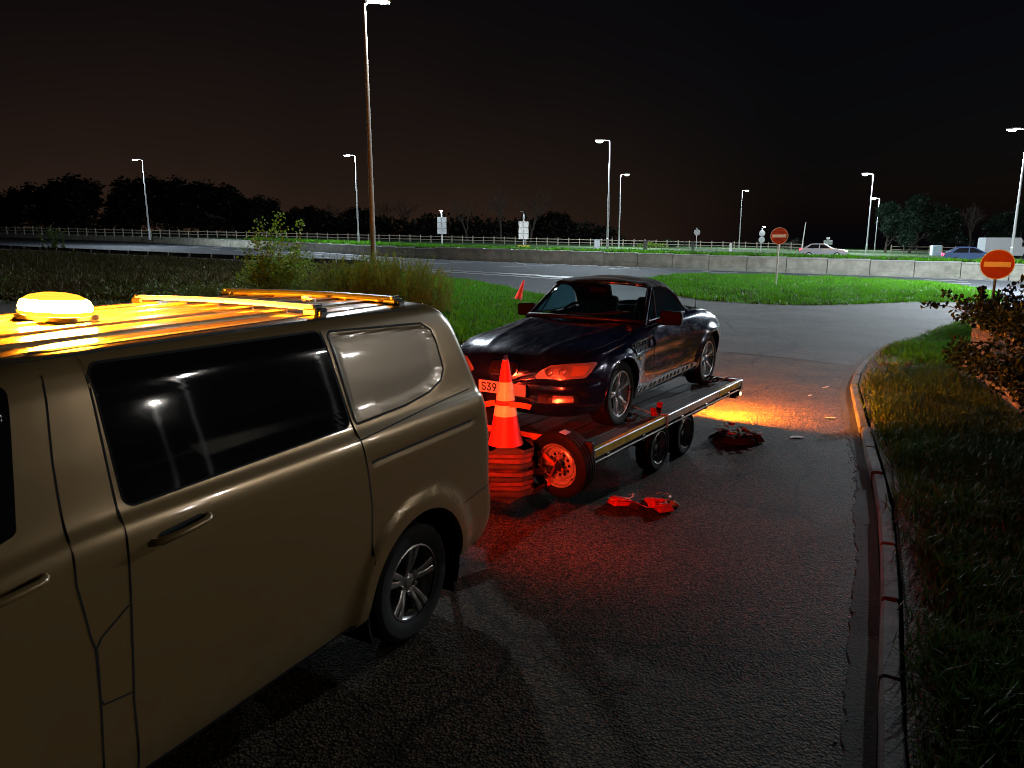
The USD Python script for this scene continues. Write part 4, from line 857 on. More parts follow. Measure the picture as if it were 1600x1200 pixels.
# stations: u, bottom z, half widths (bottom, low, mid, shoulder, crown), heights (low, mid, shoulder, crown, hood side, top)
ST = [ # u      zb    wb    wl    wm    ws    wc    wh     zl    zm    zs    zc    zh    zt
    (-0.785, 0.300, 0.10, 0.16, 0.20, 0.18, 0.14, 0.08, 0.360, 0.440, 0.500, 0.540, 0.555, 0.560),
    (-0.765, 0.230, 0.26, 0.36, 0.42, 0.38, 0.30, 0.18, 0.320, 0.440, 0.540, 0.600, 0.625, 0.632),
    (-0.72, 0.190, 0.40, 0.54, 0.60, 0.56, 0.46, 0.28, 0.300, 0.440, 0.565, 0.640, 0.675, 0.688),
    (-0.64, 0.175, 0.52, 0.67, 0.725, 0.69, 0.58, 0.36, 0.290, 0.440, 0.585, 0.675, 0.720, 0.738),
    (-0.52, 0.170, 0.60, 0.755, 0.795, 0.770, 0.66, 0.43, 0.290, 0.450, 0.610, 0.712, 0.760, 0.778),
    (-0.36, 0.170, 0.64, 0.795, 0.830, 0.812, 0.72, 0.47, 0.290, 0.460, 0.640, 0.746, 0.792, 0.808),
    (-0.15, 0.170, 0.66, 0.810, 0.848, 0.836, 0.745, 0.48, 0.290, 0.470, 0.665, 0.776, 0.820, 0.834),
    (0.05, 0.170, 0.67, 0.812, 0.852, 0.842, 0.750, 0.485, 0.290, 0.475, 0.680, 0.796, 0.840, 0.853),
    (0.25, 0.170, 0.68, 0.808, 0.842, 0.836, 0.748, 0.49, 0.290, 0.480, 0.695, 0.818, 0.860, 0.872),
    (0.45, 0.170, 0.69, 0.800, 0.826, 0.822, 0.745, 0.50, 0.290, 0.490, 0.705, 0.845, 0.885, 0.897),
    (0.70, 0.170, 0.69, 0.795, 0.812, 0.812, 0.745, 0.52, 0.290, 0.495, 0.710, 0.868, 0.915, 0.930),
    (1.10, 0.170, 0.69, 0.793, 0.808, 0.812, 0.755, 0.55, 0.290, 0.500, 0.715, 0.880, 0.920, 0.930),
    (1.50, 0.170, 0.69, 0.797, 0.815, 0.825, 0.765, 0.56, 0.290, 0.500, 0.720, 0.890, 0.925, 0.932),
    (1.85, 0.175, 0.69, 0.808, 0.836, 0.850, 0.775, 0.57, 0.290, 0.500, 0.725, 0.905, 0.938, 0.945),
    (2.15, 0.180, 0.69, 0.822, 0.858, 0.872, 0.775, 0.56, 0.300, 0.505, 0.725, 0.915, 0.952, 0.962),
    (2.45, 0.190, 0.68, 0.825, 0.864, 0.876, 0.765, 0.53, 0.310, 0.515, 0.715, 0.900, 0.945, 0.960),
    (2.75, 0.210, 0.64, 0.800, 0.842, 0.850, 0.730, 0.49, 0.330, 0.525, 0.700, 0.862, 0.918, 0.938),
    (3.00, 0.230, 0.58, 0.740, 0.790, 0.790, 0.67, 0.45, 0.350, 0.530, 0.685, 0.820, 0.882, 0.905),
    (3.16, 0.250, 0.50, 0.650, 0.700, 0.695, 0.59, 0.40, 0.360, 0.530, 0.670, 0.785, 0.845, 0.868),
    (3.25, 0.280, 0.38, 0.500, 0.550, 0.540, 0.46, 0.31, 0.380, 0.530, 0.640, 0.730, 0.780, 0.800),
    (3.285, 0.340, 0.22, 0.300, 0.340, 0.330, 0.28, 0.18, 0.410, 0.520, 0.590, 0.650, 0.680, 0.690)]
P = []
for (u, zb_, wb, wl_, wm, ws, wc, wh, zl, zm, zs, zc, zh, zt) in ST:
    P.append([(u, 0, zb_), (u, -wb * 0.6, zb_), (u, -wb, zb_ + 0.004), (u, -(wb * 0.35 + wl_ * 0.65), zb_ + (zl - zb_) * 0.35), (u, -wl_, zl), (u, -wm, zm), (u, -(wm + ws) / 2 - 0.003, (zm + zs) / 2), (u, -ws, zs), (u, -(ws * .4 + wc * .6) - 0.012, zs * .4 + zc * .6 + 0.012), (u, -wc, zc), (u, -wh, zh), (u, -wh * 0.45, zt * .75 + zh * .25), (u, 0, zt)])
cb = loft(resample([np.array(p) for p in P], 220), ns=0, nr=110)
V = np.array(cb.vertices); sgn = np.sign(V[:, 1]); sidev = np.abs(V[:, 1]) > 0.5
# flared arches, raised bonnet line, side gill recess
for cx, top in ((0.0, 0.022), (2.446, 0.026)):
    r_ = np.hypot(V[:, 0] - cx, V[:, 2] - 0.31)
    V[:, 1] += sgn * sidev * top * smoothstep((0.47 - r_) / 0.10) * smoothstep((r_ - 0.2) / 0.08) * (V[:, 2] < 0.80)
gill = sg.Polygon([(0.20, 0.765), (0.80, 0.785), (0.845, 0.655), (0.33, 0.635)]).buffer(-0.02).buffer(0.02)
xz = shapely.points(V[:, 0], V[:, 2]); ins = shapely.contains(gill, xz); dd = shapely.distance(xz, gill.boundary)
V[:, 1] -= sgn * sidev * np.where(ins, 0.018 * smoothstep(dd / 0.03), 0)
# scooped flank behind the front wheel and the waist crease
fl = smoothstep((V[:, 0] - 0.38) / 0.25) * smoothstep((1.95 - V[:, 0]) / 0.4) * np.exp(-((V[:, 2] - 0.56) / 0.10) ** 2)
V[:, 1] -= sgn * sidev * 0.016 * fl
hoodl = np.exp(-((np.abs(V[:, 1]) - (0.30 + 0.26 * np.clip((V[:, 0] + 0.7) / 1.3, 0, 1))) / 0.035) ** 2) * (V[:, 0] < 0.62) * smoothstep((V[:, 0] + 0.72) / 0.25) * (V[:, 2] > 0.55)
V[:, 2] += 0.010 * hoodl
# bumper: horizontal groove between bumper and nose
bg = np.exp(-((V[:, 2] - 0.505) / 0.014) ** 2) * smoothstep((-0.35 - V[:, 0]) / 0.15)
V[:, 0] += 0.012 * bg; V[:, 1] -= sgn * 0.008 * bg
bl = np.exp(-((V[:, 2] - 0.375) / 0.035) ** 2) * smoothstep((-0.45 - V[:, 0]) / 0.15); V[:, 0] += 0.02 * bl
cb.vertices = V
cm_ = manif(cb)
for cx in (0.0, 2.446):
    for s in (-1, 1):
        c = trimesh.creation.cylinder(0.352, 0.46, sections=80); c.apply_transform(rot('x', 90)); c.apply_translation([cx, s * 0.80, 0.315]); cm_ = cm_ - manif(c)
cav = m3.Manifold.hull(manif(cat([box(0.95, 2.02, -0.64, 0.64, 0.42, 0.70), box(0.93, 2.08, -0.66, 0.66, 0.80, 1.1)])))
cm_ = cm_ - cav
for s in (-1, 1):  # lower intakes in the front bumper
    cm_ = cm_ - manif(box(-0.95, -0.60, -0.30, 0.30, 0.235, 0.335, 0.02)) if s < 0 else cm_
car_body = unman(cm_)
obj('body', car_body, 'car_paint', car, smooth=32)
CK = Skin(unman(manif(cb)))
for s in (-1, 1):
    for cx in (0.0, 2.446):
        a = np.linspace(-0.10 * PI, 1.10 * PI, 36)
        m = extr(sg.LineString([(cx + 0.345 * math.cos(x), 0.315 + 0.345 * math.sin(x)) for x in a]).buffer(0.006, cap_style='flat'), 0.24); m.apply_transform(XZ); m.apply_translation([0, 0.12 + s * 0.70, 0]); obj('arch_liner', m, 'gap_dark', car, smooth=40)
        a = np.linspace(0.02 * PI, 0.98 * PI, 40); ring = np.array([(cx + 0.358 * math.cos(x), 0.315 + 0.358 * math.sin(x)) for x in a])
        ring[:, 1] = np.maximum(ring[:, 1], 0.2); q = CK.cast(ring, 1, s)
        obj('arch_lip', tube(q, 0.0075, 8), 'car_paint', car, smooth=60)
    lampo = sg.Polygon([(s * 0.335, 0.545), (s * 0.40, 0.612), (s * 0.47, 0.650), (s * 0.62, 0.668), (s * 0.775, 0.672), (s * 0.765, 0.60), (s * 0.745, 0.562), (s * 0.55, 0.553)]).buffer(-0.012).buffer(0.012)
    hl = obj('headlight', CK.patch(lampo.buffer(0.008), 0, -1, 0.003, 0.02, 0.025), 'lamp_body', car, smooth=40)
    obj('lens', CK.patch(lampo, 0, -1, 0.020, 0.008, 0.025), 'lamp_lens', hl, smooth=50)
    for (v_, z_, r_) in ((0.475, 0.602, 0.036), (0.585, 0.612, 0.034)):
        q = CK.cast(np.array([[s * v_, z_]]), 0, -1)[0]
        rf = lathe([(r_, 0.0), (r_ * 0.92, -0.004), (r_ * 0.6, -0.012), (0.001, -0.015)], 28); rf.apply_transform(rot('y', -90)); rf.apply_transform(rot('z', -s * 18)); rf.apply_translation(q + [-0.018, 0, 0]); obj('reflector', rf, 'chrome', hl, smooth=60)
    obj('indicator', CK.patch(sg.Polygon([(s * 0.655, 0.575), (s * 0.655, 0.655), (s * 0.758, 0.658), (s * 0.745, 0.58)]), 0, -1, 0.0085, 0.006, 0.025), 'amber_lens', hl, smooth=40)
    fog = sg.Polygon([(s * 0.50, 0.325), (s * 0.50, 0.392), (s * 0.665, 0.395), (s * 0.675, 0.335)]).buffer(-0.01).buffer(0.01)
    fo = obj('fog_light', CK.patch(fog, 0, -1, 0.004, 0.012, 0.03), 'reflector', car, smooth=40)
    obj('surround', CK.patch(sg.Polygon([(s * 0.36, 0.315), (s * 0.36, 0.40), (s * 0.69, 0.405), (s * 0.70, 0.32)]).difference(fog.buffer(0.004)), 0, -1, 0.002, 0.006, 0.03), 'black_plastic', fo)
    obj('kidney_surround', CK.patch((lambda k: k.buffer(0.008).difference(k.buffer(-0.007)))(sg.Polygon([(s * 0.018, 0.545), (s * 0.016, 0.645), (s * 0.045, 0.668), (s * 0.135, 0.660), (s * 0.160, 0.635), (s * 0.150, 0.570), (s * 0.120, 0.540)]).buffer(-0.012).buffer(0.012)), 0, -1, 0.008, 0.016, 0.02), 'chrome', car, smooth=40)
    ki = obj('kidney_grille', CK.patch(sg.Polygon([(s * 0.018, 0.545), (s * 0.016, 0.645), (s * 0.045, 0.668), (s * 0.135, 0.660), (s * 0.160, 0.635), (s * 0.150, 0.570), (s * 0.120, 0.540)]).buffer(-0.012).buffer(0.012), 0, -1, 0.003, 0.006, 0.03), 'gap_dark', car)
    for k in range(6): obj('slat', CK.patch(sg.box(min(s * (0.034 + k * 0.020), s * (0.038 + k * 0.020)), 0.555, max(s * (0.034 + k * 0.020), s * (0.038 + k * 0.020)), 0.652), 0, -1, 0.006, 0.005, 0.03), 'black_plastic', ki, smooth=False)
    # gills: two rows of fins, round badge, repeater
    gl = obj('side_gill', CK.patch(gill.buffer(-0.012), 1, s, 0.002, 0.004, 0.05), 'gap_dark', car)
    for k in range(5):
        x0 = 0.295 + k * 0.075
        for z_, h_ in ((0.735, 0.030), (0.682, 0.026)):
            obj('fin', CK.patch(sg.Polygon([(x0 + 0.012, z_ + h_ / 2), (x0 + 0.052, z_ + h_ / 2), (x0 + 0.042, z_ - h_ / 2), (x0, z_ - h_ / 2)]), 1, s, 0.013, 0.012, 0.03), 'chrome' if z_ < 0 else 'car_paint', gl, smooth=False)
    ge = gill.buffer(0.004).difference(gill.buffer(-0.010)); obj('gill_frame', CK.patch(ge, 1, s, 0.008, 0.012, 0.03), 'car_paint', gl, smooth=40)
    bd = CK.patch(sg.Point(0.755, 0.715).buffer(0.040), 1, s, 0.012, 0.012, 0.02); b_ = obj('badge', bd, 'chrome', gl); obj('badge_face', CK.patch(sg.Point(0.755, 0.715).buffer(0.029), 1, s, 0.0135, 0.004, 0.02), 'badge_blue', b_)
    obj('side_repeater', CK.patch(saf.scale(sg.Point(0.42, 0.605).buffer(1), 0.036, 0.014), 1, s, 0.008, 0.012, 0.02), 'amber_lens', car, smooth=50)
    for nm, L, w in (('door_seam', [(0.835, 0.93), (0.83, 0.80), (0.845, 0.62), (0.855, 0.42), (0.885, 0.355), (1.02, 0.335), (1.80, 0.348), (1.93, 0.40), (2.04, 0.56), (2.085, 0.72), (2.07, 0.83), (2.03, 0.93)], 0.007),
                     ('bumper_seam', [(-0.70, 0.525), (-0.5, 0.528), (-0.37, 0.53), (-0.345, 0.50)], 0.006), ('bumper_seam', [(2.86, 0.56), (3.1, 0.565), (3.25, 0.57)], 0.006)):
        obj(nm, CK.line(L, w, 1, s, 0.0012, 0.004), 'gap_dark', car, smooth=False)
    obj('hood_seam', CK.line([(-0.55, s * 0.62), (-0.2, s * 0.700), (0.2, s * 0.722), (0.62, s * 0.715)], 0.007, 2, 1, 0.0012, 0.004), 'gap_dark', car, smooth=False)
    y0 = CK.cast(np.array([[1.86, 0.765]]), 1, s)[0, 1]
    h = obj('door_handle', CK.patch(sg.box(1.80, 0.752, 1.955, 0.782).buffer(0.008), 1, s, 0.016, 0.014, 0.03), 'car_paint', car, smooth=50)
    obj('handle_recess', CK.patch(sg.box(1.815, 0.725, 1.94, 0.765).buffer(0.012), 1, s, 0.0015, 0.004, 0.03), 'gap_dark', h)
    # silver sill plate with dark slots, in three lengths
    sill = sg.Polygon([(0.375, 0.225), (0.40, 0.285), (0.50, 0.302), (1.95, 0.345), (2.02, 0.335), (2.03, 0.305), (1.95, 0.275), (0.42, 0.205)])
    so = obj('sill_plate', CK.patch(sill, 1, s, 0.012, 0.016, 0.04), 'sill_silver', car, smooth=40)
    k = 0
    for x0 in (0.47, 0.58, 0.74, 0.84, 0.98, 1.08, 1.19, 1.29, 1.40, 1.50, 1.64, 1.74, 1.88):
        zc_ = 0.2525 + (x0 - 0.47) * 0.041
        obj('slot', CK.patch(sg.Polygon([(x0, zc_ - 0.022), (x0 + 0.012, zc_ + 0.022), (x0 + 0.070, zc_ + 0.024), (x0 + 0.064, zc_ - 0.020)]).buffer(-0.004).buffer(0.004), 1, s, 0.0135, 0.004, 0.04), 'gap_dark', so, smooth=False)
    for cx in (0.0, 2.446):
        if s < 0: wheel('car', 0.313, 0.215, 0.215, car, (cx, -0.722 if cx < 1 else -0.74, 0.313))
        else:
            ty = obj('wheel', T(tyre_mesh(0.313, 0.215, 0.215), rot('z', 180), (cx, 0.722, 0.313)), 'black_rubber', car, smooth=40); obj('rim', T(rim_barrel(0.215, 0.215), rot('z', 180), (cx, 0.722, 0.313)), 'silver_alloy', ty)
    # door mirror
    mp = np.array([(1.02, s * 0.745, 0.900), (1.03, s * 0.80, 0.925), (1.05, s * 0.86, 0.935)]); obj('mirror_arm', tube(mp, [0.035, 0.028, 0.03], 10), 'black_plastic', car)
    ms = cat([trimesh.creation.icosphere(1, 0.03)]); pts = [(x, y, z) for x, y, z in ((1.03, .80, .895), (1.03, .80, 1.0), (1.035, .985, .90), (1.035, .985, .99), (1.13, .82, .905), (1.13, .82, .985), (1.12, .965, .905), (1.12, .965, .985))]
    hull = m3.Manifold.batch_hull([m3.Manifold.sphere(0.026, 20).translate((x, s * y, z)) for x, y, z in pts]); obj('mirror', hull, 'matt_black', car, smooth=50)
for y in (-0.2, 0.2):
    obj('washer_jet', T(trimesh.creation.icosphere(2, 0.012), t=(0.5, y, CK.cast(np.array([[0.5, y]]), 2, 1)[0, 2] + 0.004)), 'black_plastic', car)
q = CK.cast(np.array([[0.0, 0.682]]), 0, -1)[0]; bd = trimesh.creation.cylinder(0.036, 0.012, sections=28); bd.apply_transform(rot('y', -55)); bd.apply_translation(q + [-0.002, 0, 0.008]); bo = obj('nose_badge', bd, 'chrome', car)
bd = trimesh.creation.cylinder(0.025, 0.004, sections=24); bd.apply_transform(rot('y', -55)); bd.apply_translation(q + [-0.002 - 0.0066, 0, 0.008 + 0.0046]); obj('badge_face', bd, 'badge_blue', bo)
obj('lower_grille', box(-0.66, -0.64, -0.30, 0.30, 0.235, 0.335), 'gap_dark', car, smooth=False)
np_ = obj('number_plate', T(extr(sg.box(-0.26, -0.056, 0.26, 0.056).buffer(-0.008).buffer(0.008), 0.008), np.array([[0, 0, -1, 0], [-1, 0, 0, 0], [0, 1, 0, 0], [0, 0, 0, 1.0]]), (-0.795, 0, 0.415)), 'plate_white', car, smooth=False)
tx = meshkit.text_mesh('S39 K', 0.074, 0.002, bold=True); tx.apply_scale([0.92, 1, 1]); tx.apply_translation([-0.235, -0.037, 0]); tx.apply_transform(np.array([[0, 0, -1, 0], [-1, 0, 0, 0], [0, 1, 0, 0], [0, 0, 0, 1.0]])); tx.apply_translation([-0.8034, 0, 0.415])
obj('lettering', tx, 'plate_black', np_, smooth=False)
obj('plate_holder', box(-0.794, -0.70, -0.27, 0.27, 0.355, 0.475, 0.008), 'black_plastic', car)

# greenhouse: windscreen frame, glass, soft top, seats
ws_b = [(0.80, -0.700, 0.915), (0.68, -0.50, 0.935), (0.60, -0.25, 0.945), (0.575, 0, 0.948)]
ws_t = [(1.235, -0.565, 1.250), (1.175, -0.385, 1.276), (1.140, -0.19, 1.288), (1.128, 0, 1.292)]
def full(pts): p = np.array(pts); q = p[::-1][1:].copy(); q[:, 1] *= -1; return np.vstack([p, q])
B_, T_ = full(ws_b), full(ws_t); s7 = np.linspace(0, 6, 25); Bf, Tf = Akima1DInterpolator(range(7), B_)(s7), Akima1DInterpolator(range(7), T_)(s7)
def ruled(A, B, n=8, bulge=0.0, nrm=None):
    g = np.array([A + (B - A) * t + (0 if nrm is None else nrm * bulge * 4 * t * (1 - t)) for t in np.linspace(0, 1, n)]); k = A.shape[0]
    i, j = np.meshgrid(np.arange(n - 1), np.arange(k - 1), indexing='ij'); q = np.stack([i * k + j, i * k + j + 1, (i + 1) * k + j + 1, (i + 1) * k + j], -1).reshape(-1, 4)
    return trimesh.Trimesh(g.reshape(-1, 3), np.vstack([q[:, [0, 1, 2]], q[:, [0, 2, 3]]]), process=False)
obj('windscreen', ruled(Bf + (Tf - Bf) * 0.02, Tf, 10, 0.012, np.array([-0.6, 0, 0.8])), 'car_glass', car, smooth=True)
obj('windscreen_frame', cat([tube(np.vstack([Bf[0] + (Tf[0] - Bf[0]) * t for t in np.linspace(-0.1, 1, 8)]), 0.022, 10), tube(np.vstack([Bf[-1] + (Tf[-1] - Bf[-1]) * t for t in np.linspace(-0.1, 1, 8)]), 0.022, 10), tube(Tf, 0.022, 10)]), 'car_paint', car, smooth=50)
obj('scuttle', tube(Bf + [-0.02, 0, 0.0], 0.024, 8), 'black_plastic', car, smooth=50)
for s in (-1, 1):
    wp = np.array([(0.25, -0.02), (0.47, 0.0)])
    obj('wiper', tube([(0.60, s * 0.05 + 0.05, 0.975), (0.63, s * 0.05 - 0.28, 0.99), (0.74, s * 0.05 - 0.50, 1.02)], 0.008, 6), 'black_plastic', car)
# soft top: arcs from header to the rear deck
arcs = []
for u, w, zt, ze, we in ((1.13, 0.53, 1.312, 1.264, 0.566), (1.24, 0.545, 1.334, 1.274, 0.580), (1.42, 0.55, 1.346, 1.274, 0.595), (1.62, 0.55, 1.338, 1.240, 0.610), (1.80, 0.545, 1.310, 1.155, 0.638), (1.95, 0.54, 1.255, 1.040, 0.667), (2.08, 0.53, 1.170, 0.965, 0.685), (2.22, 0.52, 1.060, 0.945, 0.690), (2.34, 0.50, 0.965, 0.940, 0.66)):
    lo = {1.13: 1.250, 1.24: 1.250, 1.42: 1.238, 1.62: 1.185, 1.80: 1.065}.get(u, 0.945)
    arcs.append([(u, 0, zt), (u, -w * 0.35, zt - 0.006), (u, -w * 0.72, zt - 0.030), (u, -w * 0.95, zt - (zt - ze) * 0.55), (u, -we, ze - (zt - ze) * 0.15), (u, -we - (0.022 if lo < 1.0 else 0.006), max(lo, ze - 0.13) if lo > 1 else lo)])
A = PchipInterpolator([a[0][0] for a in arcs], np.array(arcs))(np.linspace(1.13, 2.34, 44)); A = Akima1DInterpolator(np.linspace(0, 1, 6), A, axis=1)(np.linspace(0, 1, 22))
mir = A[:, 1:][:, ::-1].copy(); mir[..., 1] *= -1; G = np.concatenate([mir, A], 1)
for k in range(len(G)): G[k, :, 2] += 0.004 * np.sin(k * 0.9)
n_, k_ = G.shape[:2]; i, j = np.meshgrid(np.arange(n_ - 1), np.arange(k_ - 1), indexing='ij'); q = np.stack([i * k_ + j, i * k_ + j + 1, (i + 1) * k_ + j + 1, (i + 1) * k_ + j], -1).reshape(-1, 4)
cen = G.reshape(-1, 3)[q].mean(1); rearwin = (np.abs(cen[:, 1]) < 0.40) & (cen[:, 0] > 1.93) & (cen[:, 0] < 2.27)
inner = G * 1.0; inner[..., 2] -= 0.012; inner[..., 1] *= 0.985
def grid(gv, qs):
    m = trimesh.Trimesh(gv.reshape(-1, 3), np.vstack([qs[:, [0, 1, 2]], qs[:, [0, 2, 3]]]), process=False); m.remove_unreferenced_vertices(); return m
st_ = obj('soft_top', cat([grid(G, q[~rearwin]), grid(inner, q[~rearwin][:, ::-1])]), 'hood_fabric', car, smooth=60)
obj('rear_window', grid(G - [0, 0, 0.004], q[rearwin]), 'rear_plastic', st_, smooth=True)
for u in (1.46, 1.80):
    kk = int((u - 1.13) / (2.34 - 1.13) * 43); obj('seam', tube(G[kk] + [0, 0, 0.001], 0.005, 6), 'hood_fabric', st_)
for s in (-1, 1):
    sd = np.array([(0.83, 0.705, 0.925), (1.255, 0.580, 1.215), (1.45, 0.592, 1.215), (1.62, 0.605, 1.165), (1.80, 0.640, 1.045), (1.88, 0.690, 0.935)])
    quad = np.array([(x, s * y, z) for x, y, z in sd]); nrm = np.array([0, s * 1.0, 0])
    def at(x, z):   # the tilted plane of the side window
        t = (z - 0.925) / 0.32; return np.array([x, s * (0.712 - 0.122 * t), z])
    fr = sg.Polygon([(0.86, 0.925), (1.235, 1.205), (1.45, 1.205), (1.62, 1.155), (1.80, 1.035), (1.885, 0.925)])
    vis = sg.Polygon([(1.075, 0.925), (1.222, 1.232), (1.45, 1.240), (1.62, 1.190), (1.80, 1.062), (1.895, 0.925)]); qu = sg.Polygon([(0.90, 0.935), (1.19, 1.18), (1.045, 0.935)])
    def pan(poly, dy=0.0, th=0.004):
        poly = shapely.segmentize(poly, 0.08); m = extr(poly, th); v = np.array(m.vertices); base = np.array([at(x, z) for x, z in v[:, :2]]); base[:, 1] += s * (dy - v[:, 2]); m.vertices = base
        if m.volume < 0: m.invert()
        return m
    obj('door_glass', pan(vis), 'side_glass', car, smooth=False); obj('quarter_glass', pan(qu), 'side_glass', car, smooth=False)
    obj('window_bar', tube([at(1.06, 0.92), at(1.205, 1.215)], 0.011, 8), 'black_plastic', car)
    obj('window_seal', tube([at(0.85, 0.925) + nrm * .004, at(1.3, 0.927) + nrm * .006, at(1.9, 0.935) + nrm * .004], 0.010, 8), 'black_plastic', car)
# interior
obj('cabin_tub', box(0.97, 2.0, -0.60, 0.60, 0.43, 0.47), 'interior', car, smooth=False)
dsh = m3.Manifold.batch_hull([m3.Manifold.sphere(r, 20).translate(p) for p, r in (((0.82, -0.58, 0.86), 0.06), ((0.82, 0.58, 0.86), 0.06), ((1.05, -0.58, 0.80), 0.09), ((1.05, 0.58, 0.80), 0.09), ((1.08, -0.58, 0.62), 0.05), ((1.08, 0.58, 0.62), 0.05))]); obj('dashboard', dsh, 'interior', car, smooth=50)
obj('instrument_hood', m3.Manifold.batch_hull([m3.Manifold.sphere(0.04, 18).translate(p) for p in ((0.98, 0.20, 0.92), (0.98, 0.50, 0.92), (1.08, 0.18, 0.86), (1.08, 0.52, 0.86))]), 'interior', car, smooth=50)
swp = [(0.185 * math.cos(a) * 0.42, 0.185 * math.sin(a), 0.185 * math.cos(a) * 0.9) for a in np.linspace(0, 2 * PI, 41)]
obj('steering_wheel', cat([T(tube(swp, 0.015, 8, False), t=(1.22, 0.35, 0.86)), T(trimesh.creation.icosphere(2, 0.06), t=(1.2, 0.35, 0.86)), cyl((1.2, 0.19, 0.86), (1.2, 0.51, 0.86), 0.014), cyl((1.05, 0.35, 0.80), (1.2, 0.35, 0.86), 0.03)]), 'interior', car, smooth=50)
for s in (-1, 1):
    se = obj('seat', m3.Manifold.batch_hull([m3.Manifold.sphere(0.06, 20).translate((x, s * 0.35 + y, z)) for x, y, z in ((1.30, -0.2, 0.55), (1.30, 0.2, 0.55), (1.70, -0.2, 0.52), (1.70, 0.2, 0.52))]), 'interior', car, smooth=50)
    obj('seat_back', m3.Manifold.batch_hull([m3.Manifold.sphere(0.06, 20).translate((x, s * 0.35 + y, z)) for x, y, z in ((1.74, -0.2, 0.55), (1.74, 0.2, 0.55), (1.90, -0.17, 1.02), (1.90, 0.17, 1.02))]), 'interior', se, smooth=50)
    obj('head_rest', m3.Manifold.batch_hull([m3.Manifold.sphere(0.045, 20).translate((1.92, s * 0.35 + y, z)) for y, z in ((-0.09, 1.07), (0.09, 1.07), (-0.07, 1.17), (0.07, 1.17))]), 'interior', se, smooth=50)
obj('rear_view_mirror', m3.Manifold.batch_hull([m3.Manifold.sphere(0.022, 16).translate((1.13, y, z)) for y, z in ((-0.09, 1.19), (0.09, 1.19), (-0.09, 1.215), (0.09, 1.215))]), 'interior', car)
az = CK.cast(np.array([[2.30, -0.70]]), 2, 1)[0, 2]; an = obj('aerial', tube([(2.30, -0.70, az - 0.01), (2.30, -0.70, az + 0.02), (2.30, -0.70, az + 0.05), (2.345, -0.71, az + 0.40)], [0.012, 0.010, 0.0035, 0.0025], 8), 'black_plastic', car)
for s in (-1, 1): obj('rear_light', CK.patch(sg.Polygon([(s * .38, .62), (s * .40, .74), (s * .66, .74), (s * .70, .62)]), 0, 1, 0.006, 0.012, 0.03), 'sign_red', car)

# ------------------------------------------------------------------ the trailer (local x runs back along the deck, y = -lateral; near edge at y = 0, far edge at y = 2.04)
TR_YAW = 90 - 35.3; TO = np.array([0.7088, 6.0098, 0.0])
tR = rot('z', TR_YAW); tR[:3, 3] = TO
trailer = thing('flatbed_trailer', 'twin axle flatbed car trailer with plank deck and yellow edge tape', 'trailer', TO, TR_YAW)
W_, LEN, F0 = 2.04, 3.72, -0.06
dk = obj('deck_frame', cat([box(F0, LEN, 0.10 + k * 0.60, 0.16 + k * 0.60, 0.40, 0.515) for k in range(4)] + [box(F0 + 0.1 + k * 0.62, F0 + 0.16 + k * 0.62, 0.05, W_ - 0.05, 0.415, 0.510) for k in range(6)]), 'dark_steel', trailer, smooth=False)
npl = 13; pw = (W_ - 0.08) / npl
for k in range(npl):
    y0 = 0.04 + k * pw
    obj('plank', box(F0 + 0.03 + rng.random() * 0.01, LEN - 0.03 - rng.random() * 0.015, y0 + 0.005, y0 + pw - 0.005, 0.520, 0.546 + rng.normal() * 0.0012, 0.003), 'deck_wood', dk, smooth=False)
for y, s in ((0.0, -1), (W_, 1)):
    so = obj('side_rail', box(F0, LEN, y - 0.025, y + 0.025, 0.485, 0.566, 0.006), 'galvanised', trailer, smooth=False)
    yy = y + s * 0.0265
    for (a, b) in ((F0 + 0.02, 1.38), (2.95, 3.60)):
        obj('yellow_tape', box(a, b, yy - 0.0012, yy + 0.0012, 0.497, 0.558), 'yellow_tape', so, smooth=False)
        obj('yellow_tape', box(a, b, y - 0.022, y + 0.022, 0.5661, 0.5675), 'yellow_tape', so, smooth=False)
    obj('rope_rail', tube([(F0 + 0.02, y + s * 0.02, 0.452), (LEN - 0.1, y + s * 0.02, 0.452)], 0.0085, 8), 'galvanised', so)
    for x in (0.20, 0.92, 1.86, 2.55, 3.30): obj('rail_bracket', box(x - 0.03, x + 0.03, y - 0.012 + s * 0.012, y + 0.012 + s * 0.012, 0.42, 0.482, 0.004), 'galvanised' if x > 1 else 'dark_steel', so, smooth=False)
obj('rear_bar', box(LEN, LEN + 0.06, -0.03, W_ + 0.03, 0.44, 0.566, 0.008), 'galvanised', trailer, smooth=False)
hbd = obj('front_board', box(F0 - 0.045, F0 - 0.005, -0.03, W_ + 0.03, 0.50, 0.64, 0.008), 'dark_steel', trailer, smooth=False)
for k in range(5): obj('reflective_strip', box(F0 - 0.050, F0 - 0.0455, 0.06 + k * 0.40, 0.40 + k * 0.40, 0.575, 0.632), 'red_tape', hbd, smooth=False)
for cx in (1.36, 2.04):
    for s, y in ((-1, 0.085), (1, W_ - 0.085)):
        if s < 0: wheel('trailer', 0.245, 0.17, 0.165, trailer, (cx, y, 0.245))
        else:
            ty = obj('wheel', T(tyre_mesh(0.245, 0.17, 0.165), rot('z', 180), (cx, y, 0.245)), 'black_rubber', trailer, smooth=40); obj('rim', T(rim_barrel(0.165, 0.17), rot('z', 180), (cx, y, 0.245)), 'galvanised', ty)
    obj('axle', box(cx - 0.03, cx + 0.03, 0.14, W_ - 0.14, 0.22, 0.28, 0.006), 'dark_steel', trailer, smooth=False)
for y in (0.22, W_ - 0.22): obj('chassis_rail', box(-0.1, LEN, y - 0.03, y + 0.03, 0.29, 0.40, 0.005), 'dark_steel', trailer, smooth=False)
hitch = np.array([-1.60, 0.90, 0.50])
